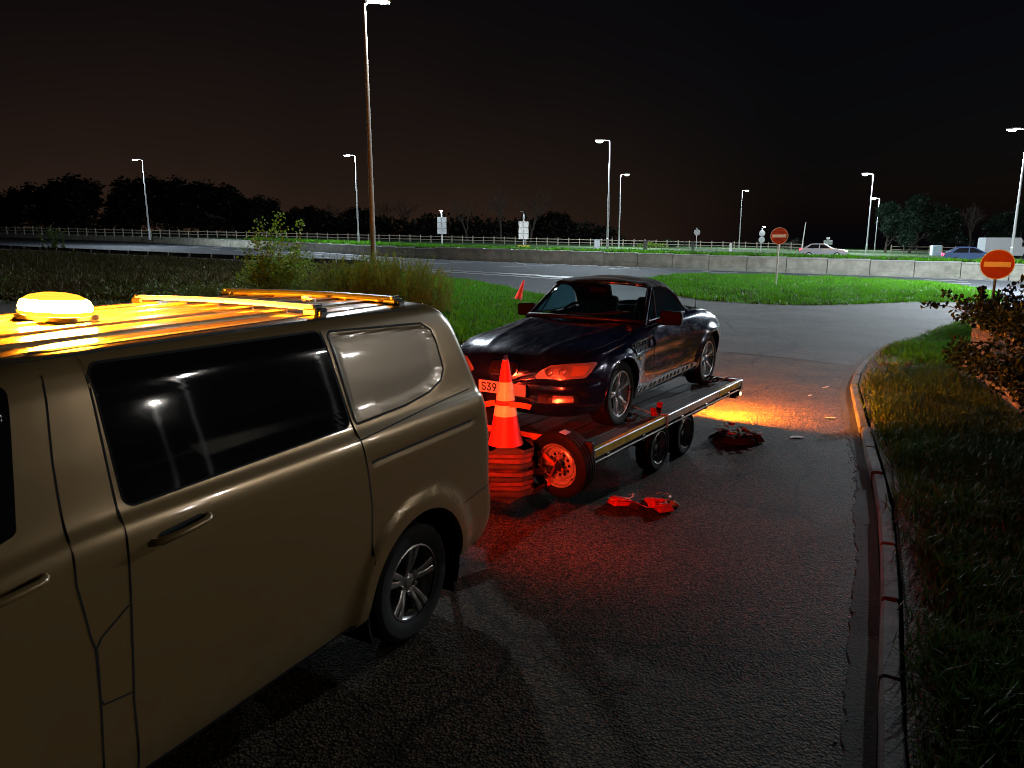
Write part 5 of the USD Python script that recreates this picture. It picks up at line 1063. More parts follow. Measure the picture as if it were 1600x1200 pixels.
for y in (0.30, W_ - 0.30): obj('drawbar', tube([(0.4, y, 0.345), (-0.1, y, 0.345), (-1.35, 0.90 + (y - 1.02) * 0.08, 0.42), (-1.5, 0.90, 0.44)], 0.038, 8), 'dark_steel', trailer, smooth=40)
obj('coupling', cat([cyl((-1.3, 0.90, 0.44), (-1.58, 0.90, 0.49), 0.035), T(trimesh.creation.icosphere(2, 0.045), t=hitch)]), 'dark_steel', trailer)
obj('jockey_wheel', cat([cyl((-1.15, 0.76, 0.22), (-1.15, 0.76, 0.72), 0.024), T(trimesh.creation.cylinder(0.09, 0.05, sections=24), rot('x', 90), (-1.15, 0.76, 0.20))]), 'dark_steel', trailer)
obj('front_tray', box(-0.80, -0.28, 0.32, 0.86, 0.226, 0.256, 0.006), 'dark_steel', trailer, smooth=False)
for x, y in ((-0.70, 0.60), (-0.34, 0.70)): obj('tray_hanger', cyl((x, y, 0.24), (x, y, 0.40), 0.012, n=8), 'dark_steel', trailer)
# rear lamp boxes: amber hazard lamps set back in hooded housings
for y, s in ((0.20, 1), (W_ - 0.20, -1)):
    x0, x1, z0, z1 = LEN - 0.02, LEN + 0.058, 0.335, 0.43
    lb = obj('lamp_box', cat([box(x0, x1, y - 0.17, y + 0.17, z1, z1 + 0.008), box(x0, x1, y - 0.17, y + 0.17, z0 - 0.008, z0), box(x0, x1, y - 0.178, y - 0.17, z0 - 0.008, z1 + 0.008), box(x0, x1, y + 0.17, y + 0.178, z0 - 0.008, z1 + 0.008), box(x0 - 0.008, x0, y - 0.178, y + 0.178, z0 - 0.008, z1 + 0.008)]), 'black_plastic', trailer, smooth=False)
    obj('amber_lamp', box(x1 - 0.02, x1 + 0.006, y - 0.15, y + 0.15, z0 + 0.012, z1 - 0.012, 0.006), 'trailer_amber', lb, smooth=False)
mk = obj('marker_lamp', cat([cyl((3.66, -0.04, 0.405), (3.66, 0.04, 0.405), 0.034, n=20)]), 'black_plastic', trailer)
ml = lathe([(0.026, 0), (0.024, 0.01), (0.001, 0.016)], 20); ml.apply_transform(Y_OUT); ml.apply_translation([3.66, -0.041, 0.405]); obj('lens', ml, 'marker_white', mk)

TT = lambda m: T(m, tR)
# ratchet straps and clamps on the deck
st = thing('ratchet_strap', 'red ratchet buckle clamped to the near side rail of the trailer', 'ratchet strap')
obj('buckle', TT(cat([box(1.36, 1.44, 0.05, 0.12, 0.556, 0.60, 0.008), T(box(-0.012, 0.012, -0.03, 0.03, 0, 0.12, 0.005), rot('y', 25), (1.43, 0.07, 0.575)), T(box(-0.01, 0.01, -0.03, 0.03, 0, 0.10, 0.005), rot('y', -35), (1.36, 0.07, 0.575))])), 'strap_red', st, smooth=False)
obj('webbing', TT(cat([box(1.42, 1.455, -0.034, 0.06, 0.5685, 0.574), box(1.42, 1.455, -0.034, -0.029, 0.44, 0.572), T(box(0, 0.5, -0.02, 0.02, -0.002, 0.002), rot('z', 62), (1.40, 0.1, 0.575))])), 'strap_orange', st, smooth=False)
def ribbon(pts, w, th=0.002, twist=None, n=40):
    p = Akima1DInterpolator(np.linspace(0, 1, len(pts)), np.array(pts, float))(np.linspace(0, 1, n)); t = np.gradient(p, axis=0); t /= np.linalg.norm(t, axis=1, keepdims=True)
    a = np.zeros(n) if twist is None else np.interp(np.linspace(0, 1, n), np.linspace(0, 1, len(twist)), twist)
    s0 = np.cross(t, [0, 0, 1.0]); s0 /= np.linalg.norm(s0, axis=1, keepdims=True) + 1e-9; u0 = np.cross(s0, t)
    s1 = s0 * np.cos(a)[:, None] + u0 * np.sin(a)[:, None]; n1 = np.cross(s1, t)
    c = [p - s1 * w / 2 - n1 * th, p + s1 * w / 2 - n1 * th, p + s1 * w / 2 + n1 * th, p - s1 * w / 2 + n1 * th]
    v = np.stack(c, 1).reshape(-1, 3); i, j = np.meshgrid(np.arange(n - 1), np.arange(4), indexing='ij'); q = np.stack([i * 4 + j, i * 4 + (j + 1) % 4, (i + 1) * 4 + (j + 1) % 4, (i + 1) * 4 + j], -1).reshape(-1, 4)
    m = trimesh.Trimesh(v, np.vstack([q[:, [0, 1, 2]], q[:, [0, 2, 3]], [[0, 2, 1], [0, 3, 2], [4 * n - 4, 4 * n - 3, 4 * n - 2], [4 * n - 4, 4 * n - 2, 4 * n - 1]]]), process=False)
    return m
def coil(cx, cy, cz, r, loops, seed, w=0.045, hh=0.05):
    r_ = np.random.default_rng(seed); pts = []
    for k in range(loops * 5):
        a = k * 2 * PI / 5 + r_.normal() * 0.3; q = r * (0.45 + 0.6 * r_.random()); pts.append((cx + q * math.cos(a), cy + q * math.sin(a), cz + 0.012 + abs(r_.normal()) * hh))
    return ribbon(pts, w, 0.002, r_.normal(size=len(pts)) * 0.9, n=loops * 40)
st = thing('strap_bundle', 'dark tangle of tie-down straps at the rear corner of the deck', 'strap')
obj('webbing', TT(coil(3.38, 0.30, 0.548, 0.16, 5, 3, 0.03, 0.05)), 'strap_black', st, smooth=False)
obj('hook', TT(cat([tube([(3.30, 0.22, 0.58), (3.34, 0.20, 0.63), (3.42, 0.2, 0.63), (3.45, 0.22, 0.60)], 0.007, 6), tube([(3.5, 0.16, 0.56), (3.56, 0.12, 0.60), (3.6, 0.1, 0.61)], 0.007, 6)])), 'galvanised', st)
st = thing('strap_bundle', 'small dark strap end lying behind the front wheel of the car', 'strap')
obj('webbing', TT(coil(1.08, 0.22, 0.548, 0.10, 3, 8, 0.03, 0.03)), 'strap_black', st, smooth=False)
st = thing('winch_strap', 'orange strap with loose ends passing behind the top cone', 'strap')
obj('webbing', TT(cat([ribbon([(-0.57, 0.49, 0.985), (-0.56, 0.43, 0.992), (-0.53, 0.37, 0.985), (-0.50, 0.33, 0.972)], 0.046, 0.002, [1.5, 1.5, 1.4, 1.3]), ribbon([(-0.57, 0.64, 0.985), (-0.58, 0.72, 0.965), (-0.52, 0.85, 0.93), (-0.40, 1.0, 0.88)], 0.046, 0.002, [1.5, 1.5, 1.5, 1.5])])), 'strap_orange', st, smooth=False)

# spare wheel strapped upright to the trailer front
sp = thing('spare_wheel', 'spare wheel with steel rim strapped upright at the trailer front', 'wheel')
fR = rot('z', 90); base = np.eye(4); base[:3, 3] = (-0.13, 0.245, 0.425)
SW = lambda m: T(m, tR @ base @ rot('z', -90 - 3) @ rot('x', 4))
R_, w_, rr_ = 0.292, 0.185, 0.192
ty = obj('tyre', SW(tyre_mesh(R_, w_, rr_, 4)), 'black_rubber', sp, smooth=40); obj('tread_blocks', SW(tread_blocks(R_, w_, 56)), 'gap_dark', ty, smooth=False)
h = w_ / 2
rp = lathe([(rr_ + 0.004, h * 0.92), (rr_ - 0.008, h * 0.86), (rr_ - 0.016, h * 0.55), (rr_ - 0.034, h * 0.50), (rr_ - 0.038, h * 0.2), (rr_ - 0.05, h * 0.05), (rr_ - 0.058, h * 0.32), (rr_ - 0.075, h * 0.42), (0.075, h * 0.38), (0.066, h * 0.12), (0.034, h * 0.12), (0.032, -h * 0.2)], 64); rp.apply_transform(Y_OUT)
rm = obj('rim', SW(rp), 'steel_rim', sp, smooth=30)
for k in range(12):
    a = 2 * PI * k / 12; d = trimesh.creation.cylinder(0.014, 0.006, sections=14); d.apply_transform(rot('x', 90)); d.apply_translation([(rr_ - 0.096) * math.sin(a), -h * 0.425, (rr_ - 0.096) * math.cos(a)]); obj('vent_hole', SW(d), 'gap_dark', rm)
for k in range(4):
    a = 2 * PI * k / 4 + 0.5; d = trimesh.creation.cylinder(0.012, 0.03, sections=6); d.apply_transform(rot('x', 90)); d.apply_translation([0.05 * math.sin(a), -h * 0.20, 0.05 * math.cos(a)]); obj('wheel_nut', SW(d), 'galvanised', rm)
obj('valve', SW(cyl((0.13, -h * 0.5, -0.10), (0.135, -h * 0.85, -0.105), 0.005, n=8)), 'black_rubber', rm)
obj('label', SW(box(0.055, 0.115, -0.075, 0.01, R_ - 0.001, R_ + 0.0015)) if False else SW(T(box(-0.034, 0.034, -0.055, 0.03, R_ - 0.002, R_ + 0.002), rot('y', 9))), 'label_blue', sp, smooth=False)
ss = thing('wheel_strap', 'crossed orange strap with buckle holding the spare wheel', 'strap')
yf = -h * 1.0 - 0.012
def flat(pts, w): return SW(ribbon(pts, w, 0.0016, [1.5] * len(pts), 24))
obj('webbing', cat([SW(ribbon([(-0.19, yf, 0.085), (-0.10, yf - 0.006, 0.075), (0.0, yf - 0.012, 0.02), (0.075, yf - 0.008, -0.025)], 0.042, 0.0016, [1.6, 1.5, 1.2, 1.4], 24)),
                    SW(ribbon([(0.06, yf - 0.004, 0.15), (0.03, yf - 0.014, 0.07), (0.0, yf - 0.016, 0.0), (-0.05, yf - 0.012, -0.10), (-0.075, yf - 0.004, -0.19)], 0.036, 0.0016, [0.15, 0.1, 0.05, 0.1, 0.2], 24))]), 'strap_orange', ss, smooth=False)
obj('buckle', SW(cat([box(-0.12, -0.045, yf - 0.03, yf - 0.004, -0.055, 0.005, 0.006), T(box(-0.05, 0.05, -0.012, 0.0, -0.006, 0.006, 0.003), rot('y', 32), (-0.085, yf - 0.026, -0.06)), T(box(-0.05, 0.05, -0.012, 0.0, -0.006, 0.006, 0.003), rot('y', 32), (-0.12, yf - 0.026, -0.03))])), 'chrome', ss, smooth=False)
obj('ratchet', SW(cat([box(0.01, 0.07, yf - 0.03, yf - 0.002, -0.03, 0.045, 0.01), cyl((0.0, yf - 0.02, 0.09), (0.05, yf - 0.02, 0.02), 0.012, n=10)])), 'black_plastic', ss, smooth=False)

# stack of traffic cones on the tray: nested, every cone its own thing
cone_xy = (tR @ np.array([-0.52, 0.565, 0, 1]))[:2]
def cone_parts(t, basemat, top=True, slim=0.0):
    b = sg.box(-0.215, -0.215, 0.215, 0.215); b = sg.Polygon([(0.215, 0.13), (0.13, 0.215), (-0.13, 0.215), (-0.215, 0.13), (-0.215, -0.13), (-0.13, -0.215), (0.13, -0.215), (0.215, -0.13)]).buffer(0.012)
    base = extr(b.difference(sg.Point(0, 0).buffer(0.135)), 0.030); bo = obj('base', T(base, rot('z', 0), ((0, 0, 0) if top or slim == 0 else (rng.normal() * 0.012, rng.normal() * 0.012, 0))), basemat, t, smooth=30)
    prof = [(0.150, 0.030), (0.143, 0.045), (0.128, 0.10), (0.100, 0.26), (0.030, 0.715), (0.027, 0.735), (0.018, 0.735), (0.024, 0.70), (0.094, 0.25), (0.122, 0.09), (0.134, 0.02)]
    obj('body', lathe([(max(r - slim, 0.004), z) for r, z in prof], 40), 'cone_red', t, smooth=40)
    if top:
        rad = lambda z: np.interp(z, [0.10, 0.26, 0.715], [0.128, 0.100, 0.030]) + 0.0018
        for z0, z1 in ((0.275, 0.365), (0.405, 0.555)):
            obj('reflective_sleeve', lathe([(rad(z0) - 0.003, z0), (rad(z0), z0), (rad(z1), z1), (rad(z1) - 0.003, z1)], 40), 'cone_sleeve', t, smooth=40)
zt = [0.2585 + 0.039 * k for k in range(10)]
lab = ['bottom cone of the nested stack behind the van', 'second cone from the bottom of the stack', 'third cone from the bottom of the stack', 'fourth cone from the bottom of the stack', 'fifth cone from the bottom of the stack', 'sixth cone from the bottom of the stack', 'seventh cone from the bottom of the stack', 'eighth cone from the bottom of the stack', 'ninth cone from the bottom, just under the top one', 'top cone of the stack, bright red with two reflective bands']
nested = []
for k, z in enumerate(zt):
    p = (cone_xy[0] + rng.normal() * 0.001, cone_xy[1] + rng.normal() * 0.001, z); yw = TR_YAW + 45 - 12 + rng.normal() * 4
    t = thing('traffic_cone', lab[k], 'traffic cone', p, yw, 'cones nested in the stack')
    cone_parts(t, 'cone_base' if k % 3 else 'cone_base_black', k == 9, 0.0 if k == 9 else 0.006)
t = thing('cone_strap', 'red strap wrapped round the top cone between its bands', 'strap', (cone_xy[0], cone_xy[1], zt[-1]))
obj('webbing', lathe([(0.083, 0.370), (0.085, 0.370), (0.0795, 0.402), (0.0775, 0.402)], 40), 'strap_red', t, smooth=40)
t = thing('traffic_cone', 'lone tilted dark red cone standing in the grass behind the car', 'traffic cone', (0.20, 25.8, 0.14))
xr = UsdGeom.Xformable(t); xr.AddRotateXYZOp().Set(Gf.Vec3f(4, 17, 20)); cone_parts(t, 'cone_base', False)

# ------------------------------------------------------------------ litter on the tarmac
def cloth(poly, seed, amp, z0=0.006, res=0.012):
    v2, f = trimesh.creation.triangulate_polygon(shapely.segmentize(poly, res), engine='earcut'); v, f = trimesh.remesh.subdivide_to_size(np.column_stack([v2, 0 * v2[:, 0]]), f, res * 1.7, max_iter=12)
    m = trimesh.Trimesh(v, f); m.merge_vertices(); v = np.array(m.vertices); d = shapely.distance(shapely.points(v[:, 0], v[:, 1]), poly.boundary)
    nz = meshkit.fbm(np.column_stack([v[:, :2] * 9, 0 * v[:, 0] + seed]), 2, seed); rd = np.abs(meshkit.noise(np.column_stack([v[:, 0] * 7 + v[:, 1] * 4, v[:, 1] * 9, 0 * v[:, 0]]), seed + 9) - 0.5)
    v[:, 2] = z0 + amp * (nz * 0.7 + (0.5 - rd) * 0.8) * smoothstep(d / 0.05 + 0.25)
    b = v.copy(); b[:, 2] -= 0.003; n = len(v); fo = np.asarray(m.faces)
    return trimesh.Trimesh(np.vstack([v, b]), np.vstack([fo, fo[:, ::-1] + n]), process=False)
t = thing('red_rag', 'crumpled red and black safety vest lying on the tarmac beside the trailer', 'clothing', (1.10, 6.06, 0.004), 0)
obj('red_panel', cloth(sg.Polygon([(-0.26, 0.12), (-0.20, 0.20), (-0.05, 0.21), (0.0, 0.12), (-0.04, 0.03), (-0.20, 0.02)]), 4, 0.085), 'strap_red', t, smooth=60)
obj('red_panel', cloth(sg.Polygon([(0.08, 0.17), (0.20, 0.18), (0.27, 0.05), (0.30, -0.10), (0.16, -0.15), (0.12, 0.0), (0.02, 0.05)]), 11, 0.10), 'strap_red', t, smooth=60)
obj('strap', T(ribbon([(-0.2, 0.06, 0.03), (-0.05, 0.02, 0.05), (0.08, -0.05, 0.03), (0.18, -0.1, 0.05)], 0.05, 0.002, [0.3, 0.8, 0.2, 0.6])), 'strap_red', t, smooth=False)
obj('trim', ribbon([(-0.25, 0.12, 0.06), (-0.17, 0.06, 0.055), (-0.06, 0.06, 0.075), (-0.02, 0.14, 0.08), (-0.05, 0.2, 0.05)], 0.016, 0.0015, [0.2] * 5), 'cloth_white', t, smooth=False)
obj('black_panel', cloth(sg.Polygon([(-0.05, 0.12), (0.10, 0.16), (0.10, 0.02), (0.0, -0.05), (-0.10, 0.0)]), 21, 0.06), 'strap_black', t, smooth=60)
obj('tan_panel', cloth(sg.Polygon([(0.22, 0.16), (0.34, 0.15), (0.38, 0.03), (0.30, -0.02), (0.27, 0.06)]), 31, 0.07), 'cloth_tan', t, smooth=60)
obj('cuff', ribbon([(0.20, 0.19, 0.07), (0.26, 0.14, 0.09), (0.31, 0.17, 0.06), (0.29, 0.09, 0.07)], 0.02, 0.0015, [0.4] * 4), 'cloth_white', t, smooth=False)
t = thing('cloth_bundle', 'crumpled dark patterned cloth with white scraps lying by the amber light strip', 'clothing', (2.62, 8.22, 0.004), 0)
obj('dark_cloth', cloth(sg.Point(0, 0).buffer(0.2, 5).union(sg.box(-0.3, -0.08, 0.26, 0.06)).buffer(0.03), 5, 0.11), 'strap_black', t, smooth=60)
r2 = np.random.default_rng(5)
for k in range(22):
    a = r2.random() * 6.28; q = 0.2 * r2.random() ** 0.6; pl = saf.rotate(sg.Polygon([(-0.05, -0.02), (0.0, 0.03), (0.06, 0.012), (0.03, -0.03)]), r2.random() * 360); pl = saf.scale(pl, 0.6 + 0.8 * r2.random(), 0.6 + 0.8 * r2.random())
    obj('scrap', T(cloth(pl, 40 + k, 0.025), rot('x', r2.normal() * 22), (1.3 * q * math.cos(a), q * math.sin(a), 0.085 + 0.07 * r2.random())), ('cloth_white', 'cloth_olive', 'cloth_white', 'strap_red', 'cloth_tan')[k % 5], t, smooth=60)
for k, (x, y, L, w, lb) in enumerate(((3.36, 8.36, 0.20, 0.10, 'pale flattened paper scrap where the amber strip ends near the kerb'), (4.16, 9.30, 0.15, 0.06, 'white paper scrap nearest the kerb bend'), (4.93, 11.29, 0.22, 0.03, 'thin white strip of litter beside the kerb'), (4.44, 10.68, 0.13, 0.03, 'small thin litter strip left of the thin white strip'))):
    pl = saf.rotate(sg.Polygon([(-L / 2, -w * .3), (-L * .2, w / 2), (L * .3, w * .4), (L / 2, 0), (L * .15, -w / 2)]), (8, -10, 35, 40)[k])
    tag(obj('paper_scrap', T(cloth(pl, 60 + k, 0.018), t=(x, y, 0.006)), 'litter_white', smooth=60), lb, 'litter')
pud = cloth(saf.rotate(saf.scale(sg.Point(0, 0).buffer(1), 0.9, 0.28), 28), 3, 0.0)

def grit(name, label, n, seed):
    r_ = np.random.default_rng(seed); ls = sg.LineString(KERB); P = []
    for k in range(n):
        t_ = r_.random() * ls.length; c = np.array(ls.interpolate(t_).coords[0]); d_ = np.array(ls.interpolate(min(t_ + 0.1, ls.length)).coords[0]) - c; d_ /= np.linalg.norm(d_) + 1e-9; P.append(c + np.array([-d_[1], d_[0]]) * (0.015 + 0.16 * r_.random() ** 1.6))
    P = np.array(P); pi = UsdGeom.PointInstancer.Define(stage, '/World/' + name); tag(pi.GetPrim(), label, 'grit', None, 'stuff'); pr = []
    for v in range(3):
        m = trimesh.creation.icosphere(1, 1.0); m.vertices *= 0.6 + 0.8 * meshkit.noise(m.vertices * 1.7 + v * 9, v)[:, None]; m.apply_scale([1, 0.8, 0.5]); pr.append(usdkit.mesh(stage, f'/World/{name}/stone_{v:03d}' if v else f'/World/{name}/stone', m, M[('slab_stone', 'kerb_stone', 'straw')[v]]).GetPath())
    pi.CreatePrototypesRel().SetTargets(pr); pi.CreateProtoIndicesAttr(Vt.IntArray.FromNumpy(r_.integers(0, 3, len(P)).astype(np.int32)))
    pi.CreatePositionsAttr(Vt.Vec3fArray.FromNumpy(np.column_stack([P, gz(P[:, 0], P[:, 1]) + 0.008]).astype(np.float32))); pi.CreateScalesAttr(Vt.Vec3fArray.FromNumpy((np.ones((len(P), 3)) * (0.003 + 0.007 * r_.random(len(P)) ** 2)[:, None]).astype(np.float32)))
grit('road_grit', 'loose grit and leaf crumbs gathered along the kerb', 2000, 6)
rg = np.random.default_rng(12); kl = sg.LineString(KERB)
gut_poly = shapely.union_all([kl.interpolate(t_).buffer(0.07 + 0.11 * meshkit.noise(np.array([[t_ * 1.1, 0.3, 0.0]]), 3)[0] + 0.03 * rg.random()) for t_ in np.arange(0.5, kl.length - 0.5, 0.06)]).difference(sg.Polygon(np.vstack([KERB, [(40, 20), (40, -10)]])).buffer(0.0)).simplify(0.008)
sheet(gut_poly, 0.4, 0.0105, 'gutter_silt', 'silt', label='dark silt lying in the gutter along the kerb')

# ------------------------------------------------------------------ the low brick wall and ivy at right
def brick_wall(name, label, p, q, z0, rows, th, mats, cop=True, seed=1):
    r_ = np.random.default_rng(seed); p, q = np.array(p, float), np.array(q, float); L = np.linalg.norm(q - p); d = (q - p) / L
    R = np.eye(4); R[:2, 0] = d; R[:2, 1] = (-d[1], d[0]); R[:3, 3] = (*p, z0)
    t = thing(name, label, 'wall'); bl, bh = 0.215, 0.065
    co = obj('core', T(box(0.012, L - 0.012, 0.012, th - 0.012, -0.15, rows * 0.075), R), 'mortar', t, smooth=False)
    for k in range(rows):
        x = -0.1 * (k % 2)
        while x < L:
            a, b = max(x, 0), min(x + bl, L)
            if b - a > 0.05:
                m = box(a + 0.004, b - 0.004, -0.004 + r_.normal() * 0.003, th * 0.5, k * 0.075 + 0.005, k * 0.075 + 0.005 + bh, 0.005); obj('brick', T(m, R), mats[int(r_.random() * len(mats))], co, smooth=False)
            x += bl + 0.01
    if cop:
        x = 0.0; k = 0
        while x < L - 0.05:
            b = min(x + 0.46, L); hh = 0.11 + r_.normal() * 0.008
            m = box(x + 0.006, b - 0.006, -0.04, th + 0.04, 0, hh, 0.018); m.apply_transform(rot('x', r_.normal() * 1.5)); m.apply_translation([0, 0, rows * 0.075 + 0.004]); obj('coping_stone', T(m, R), 'coping' if k != 2 else 'brick_red', t, smooth=False); x += 0.465; k += 1
brick_wall('brick_wall', 'taller dark brick garden wall with coping stones under the ivy', (7.60, 12.05), (6.15, 6.6), 0.05, 11, 0.22, ['brick_dark', 'brick_red', 'brick_dark'], True, 4)
brick_wall('brick_wall', 'lower brick ledge in front of the taller ivy wall', (7.42, 11.95), (5.62, 6.9), 0.05, 6, 0.2, ['brick_red', 'brick_dark'], False, 9)

def scatter_leaves(name, label, category, centers, radii, n, L, W, mat, seed, stems=None, stemmat='twig', group=None, kind=None, part='foliage', up=0.2):
    r_ = np.random.default_rng(seed); c = np.asarray(centers, float); R = np.asarray(radii, float).reshape(len(c), -1)
    vol = R.prod(1) if R.shape[1] == 3 else R[:, 0] ** 3
    idx = r_.choice(len(c), n, p=vol / vol.sum()); d = r_.normal(size=(n, 3)); d /= np.linalg.norm(d, axis=1, keepdims=True)
    rad = (r_.random(n) ** 0.42)[:, None]; rad *= 0.72 + 0.5 * meshkit.noise(d * 2.2 + idx[:, None] * 7.1, seed)[:, None]
    pts = c[idx] + d * rad * (R[idx] if R.shape[1] == 3 else R[idx])
    dirs = d + r_.normal(size=(n, 3)) * 0.8 + [0, 0, up]
    return leaves(pts, dirs, L * (0.4 + 1.0 * r_.random(n) ** 1.5), W * (0.45 + 0.9 * r_.random(n)), r_)
r_ = np.random.default_rng(3)
ivc = [(7.55 - 0.266 * s + r_.normal() * 0.10, 12.0 - s + r_.normal() * 0.1, 1.02 + 0.22 * r_.random()) for s in np.linspace(0.0, 5.4, 26)] + [(7.9 - 0.27 * s + r_.normal() * 0.2, 12.2 - s, 0.95 + 0.35 * r_.random()) for s in np.linspace(-0.3, 5.0, 22)]
t = thing('ivy', 'dark ivy spilling over the top of the brick wall at right', 'ivy')
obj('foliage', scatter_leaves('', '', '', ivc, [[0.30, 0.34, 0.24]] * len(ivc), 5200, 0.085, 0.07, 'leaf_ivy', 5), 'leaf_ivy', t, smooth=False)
sp_ = [[(7.45, 12.0, 1.1), (7.15, 12.05, 1.22), (6.85, 11.9, 1.24), (6.60, 11.75, 1.22)], [(7.5, 12.1, 1.1), (7.35, 12.3, 1.35), (7.2, 12.3, 1.42)], [(7.9, 12.1, 1.2), (8.2, 12.0, 1.6), (8.35, 11.8, 1.75)], [(7.5, 11.7, 1.15), (7.42, 11.6, 1.45), (7.3, 11.5, 1.5)], [(7.9, 11.6, 1.2), (7.95, 11.4, 1.6), (7.85, 11.2, 1.7)]]
obj('stem', cat([tube(Akima1DInterpolator(np.linspace(0, 1, len(p)), np.array(p))(np.linspace(0, 1, 12)) if len(p) > 2 else p, 0.007, 5) for p in sp_]), 'twig', t)
for p in sp_:
    tips = Akima1DInterpolator(np.linspace(0, 1, len(p)), np.array(p))(np.linspace(0.35, 1, 14)); obj('leaf_spray', leaves(np.repeat(tips, 2, 0) + r_.normal(size=(28, 3)) * 0.02, r_.normal(size=(28, 3)) + [0, 0, 0.2], 0.08, 0.065, r_), 'leaf_ivy', t, smooth=False)
hc = [(6.9 - 0.30 * s + r_.normal() * 0.15, 11.2 - s + r_.normal() * 0.15, 0.55 + 0.25 * r_.random()) for s in np.linspace(0.5, 5, 24)]
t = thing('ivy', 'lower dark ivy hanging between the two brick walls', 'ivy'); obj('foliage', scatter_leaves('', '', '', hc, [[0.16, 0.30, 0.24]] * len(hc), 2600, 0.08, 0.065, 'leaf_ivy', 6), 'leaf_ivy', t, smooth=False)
# added hedge, unseen on the right, there to shade the near verge
hc = [(max(4.6, 0.62 * s + 2.7) + r_.normal() * 0.2, s, 0.40 + 0.55 * r_.random()) for s in np.linspace(-8, 11.0, 70)]
hc += [(9.8 + 0.85 * k + r_.normal() * 0.3, 11.6 + 0.95 * k + r_.normal() * 0.3, 0.5 + 2.0 * r_.random()) for k in np.linspace(0, 4.2, 60)]
t = thing('hedge', 'added hedge, unseen at right, to shade the near verge', 'hedge'); obj('foliage', scatter_leaves('', '', '', hc, [[0.55, 0.55, 0.42]] * len(hc), 26000, 0.13, 0.10, 'leaf_ivy', 12), 'leaf_ivy', t, smooth=False)
obj('stem', cat([tube([(h_[0], h_[1], -0.1), (h_[0] + 0.05, h_[1], h_[2])], 0.02, 5) for h_ in hc[::2]]), 'twig', t)

# ------------------------------------------------------------------ bushes on the left bank
def shoots(base_pts, heights, lean, seed, nseg=7):
    r_ = np.random.default_rng(seed); out = []
    for b, h in zip(base_pts, heights):
        d = np.array([r_.normal() * lean, r_.normal() * lean, 1.0]); p = [np.array(b, float)]
        for k in range(nseg): d = d + r_.normal(size=3) * [0.09, 0.09, 0.02]; d /= np.linalg.norm(d); p.append(p[-1] + d * h / nseg)
        out.append(np.array(p))
    return out
def shoot_bush(name, label, category, base_pts, heights, lean, per, L, W, lmat, smat, seed, r0=0.010, skip=0.12, spread=0.5):
    r_ = np.random.default_rng(seed + 50); sh = shoots(base_pts, heights, lean, seed); t = thing(name, label, category)
    obj('stems', cat([tube(p, np.linspace(r0, r0 * 0.25, len(p)), 4, False) for p in sh]), smat, t)
    pts, dirs = [], []
    for p in sh:
        u = skip + (1 - skip) * r_.random(per); k = u * (len(p) - 1); i = np.minimum(k.astype(int), len(p) - 2); f = (k - i)[:, None]
        pts.append(p[i] * (1 - f) + p[i + 1] * f + r_.normal(size=(per, 3)) * 0.02); dirs.append((p[i + 1] - p[i]) * 4 + r_.normal(size=(per, 3)) * spread)
    pts, dirs = np.vstack(pts), np.vstack(dirs); obj('foliage', leaves(pts, dirs, L * (0.6 + 0.8 * r_.random(len(pts))), W * (0.7 + 0.6 * r_.random(len(pts))), r_), lmat, t, smooth=False)
    return t
r_ = np.random.default_rng(21)
bp, hs = [], []
for k in range(520):
    a = r_.random() * 6.28; q = math.sqrt(r_.random()); x = -3.55 + 1.85 * q * math.cos(a); y = 20.4 + 0.95 * q * math.sin(a)
    bp.append((x, y, 0.0)); hs.append((1.52 + 0.42 * r_.random()) * (1 - 0.30 * q ** 3) * (1.04 if x < -2.6 else 0.98))
shoot_bush('willow_bush', 'broad bush of upright leafy shoots at the foot of the tall lamp', 'bush', bp, hs, 0.16, 62, 0.085, 0.019, 'leaf_willow', 'stem_green', 4, 0.008, 0.1, 0.35)
bp = [(-5.6 + r_.normal() * 0.42, 21.5 + r_.normal() * 0.35, 0) for _ in range(16)]; hs = [1.45 + 0.6 * r_.random() for _ in bp]
shoot_bush('young_shoots', 'sparse thin shoots left of the willow bush', 'bush', bp, hs, 0.08, 46, 0.07, 0.022, 'leaf_willow', 'stem_green', 9)
sh_ = thing('tall_shrub', 'leafy shrub with a pale sapling rising from its middle', 'shrub')
cs = [(-7.05 + r_.normal() * 0.45, 21.8 + r_.normal() * 0.35, 0.55 + 1.0 * r_.random()) for _ in range(24)]
obj('foliage', scatter_leaves('', '', '', cs, [[0.42, 0.40, 0.36]] * len(cs), 5200, 0.082, 0.06, 'leaf_shrub', 8), 'leaf_shrub', sh_, smooth=False)
stm = shoots([(-7.1 + r_.normal() * 0.12, 21.8 + r_.normal() * 0.1, 0) for _ in range(9)], [3.15, 2.9, 2.75, 2.6, 2.9, 2.3, 2.2, 2.0, 2.45], 0.075, 31, 9)
obj('stem', cat([tube(p, np.linspace(0.016, 0.004, len(p)), 5) for p in stm]), 'stem_green', sh_)
pp, dd_ = [], []
for p in stm:
    u = 0.45 + 0.55 * r_.random(95); k = u * 9; i = np.minimum(k.astype(int), 8); f = (k - i)[:, None]; pp.append(p[i] * (1 - f) + p[i + 1] * f + r_.normal(size=(95, 3)) * [0.085, 0.085, 0.03]); dd_.append(r_.normal(size=(95, 3)) + [0, 0, 0.1])
pp, dd_ = np.vstack(pp), np.vstack(dd_); obj('sapling_leaves', leaves(pp, dd_, 0.095, 0.075, r_), 'leaf_shrub', sh_, smooth=False)
cs = [(-9.4 + 5.8 * r_.random(), 20.2 + 3.4 * r_.random(), 0.30 + 0.5 * r_.random()) for _ in range(90)]
t = thing('bramble_patch', 'low tangled bramble patch between the van roof and the crash barrier', 'bramble', kind='stuff'); 
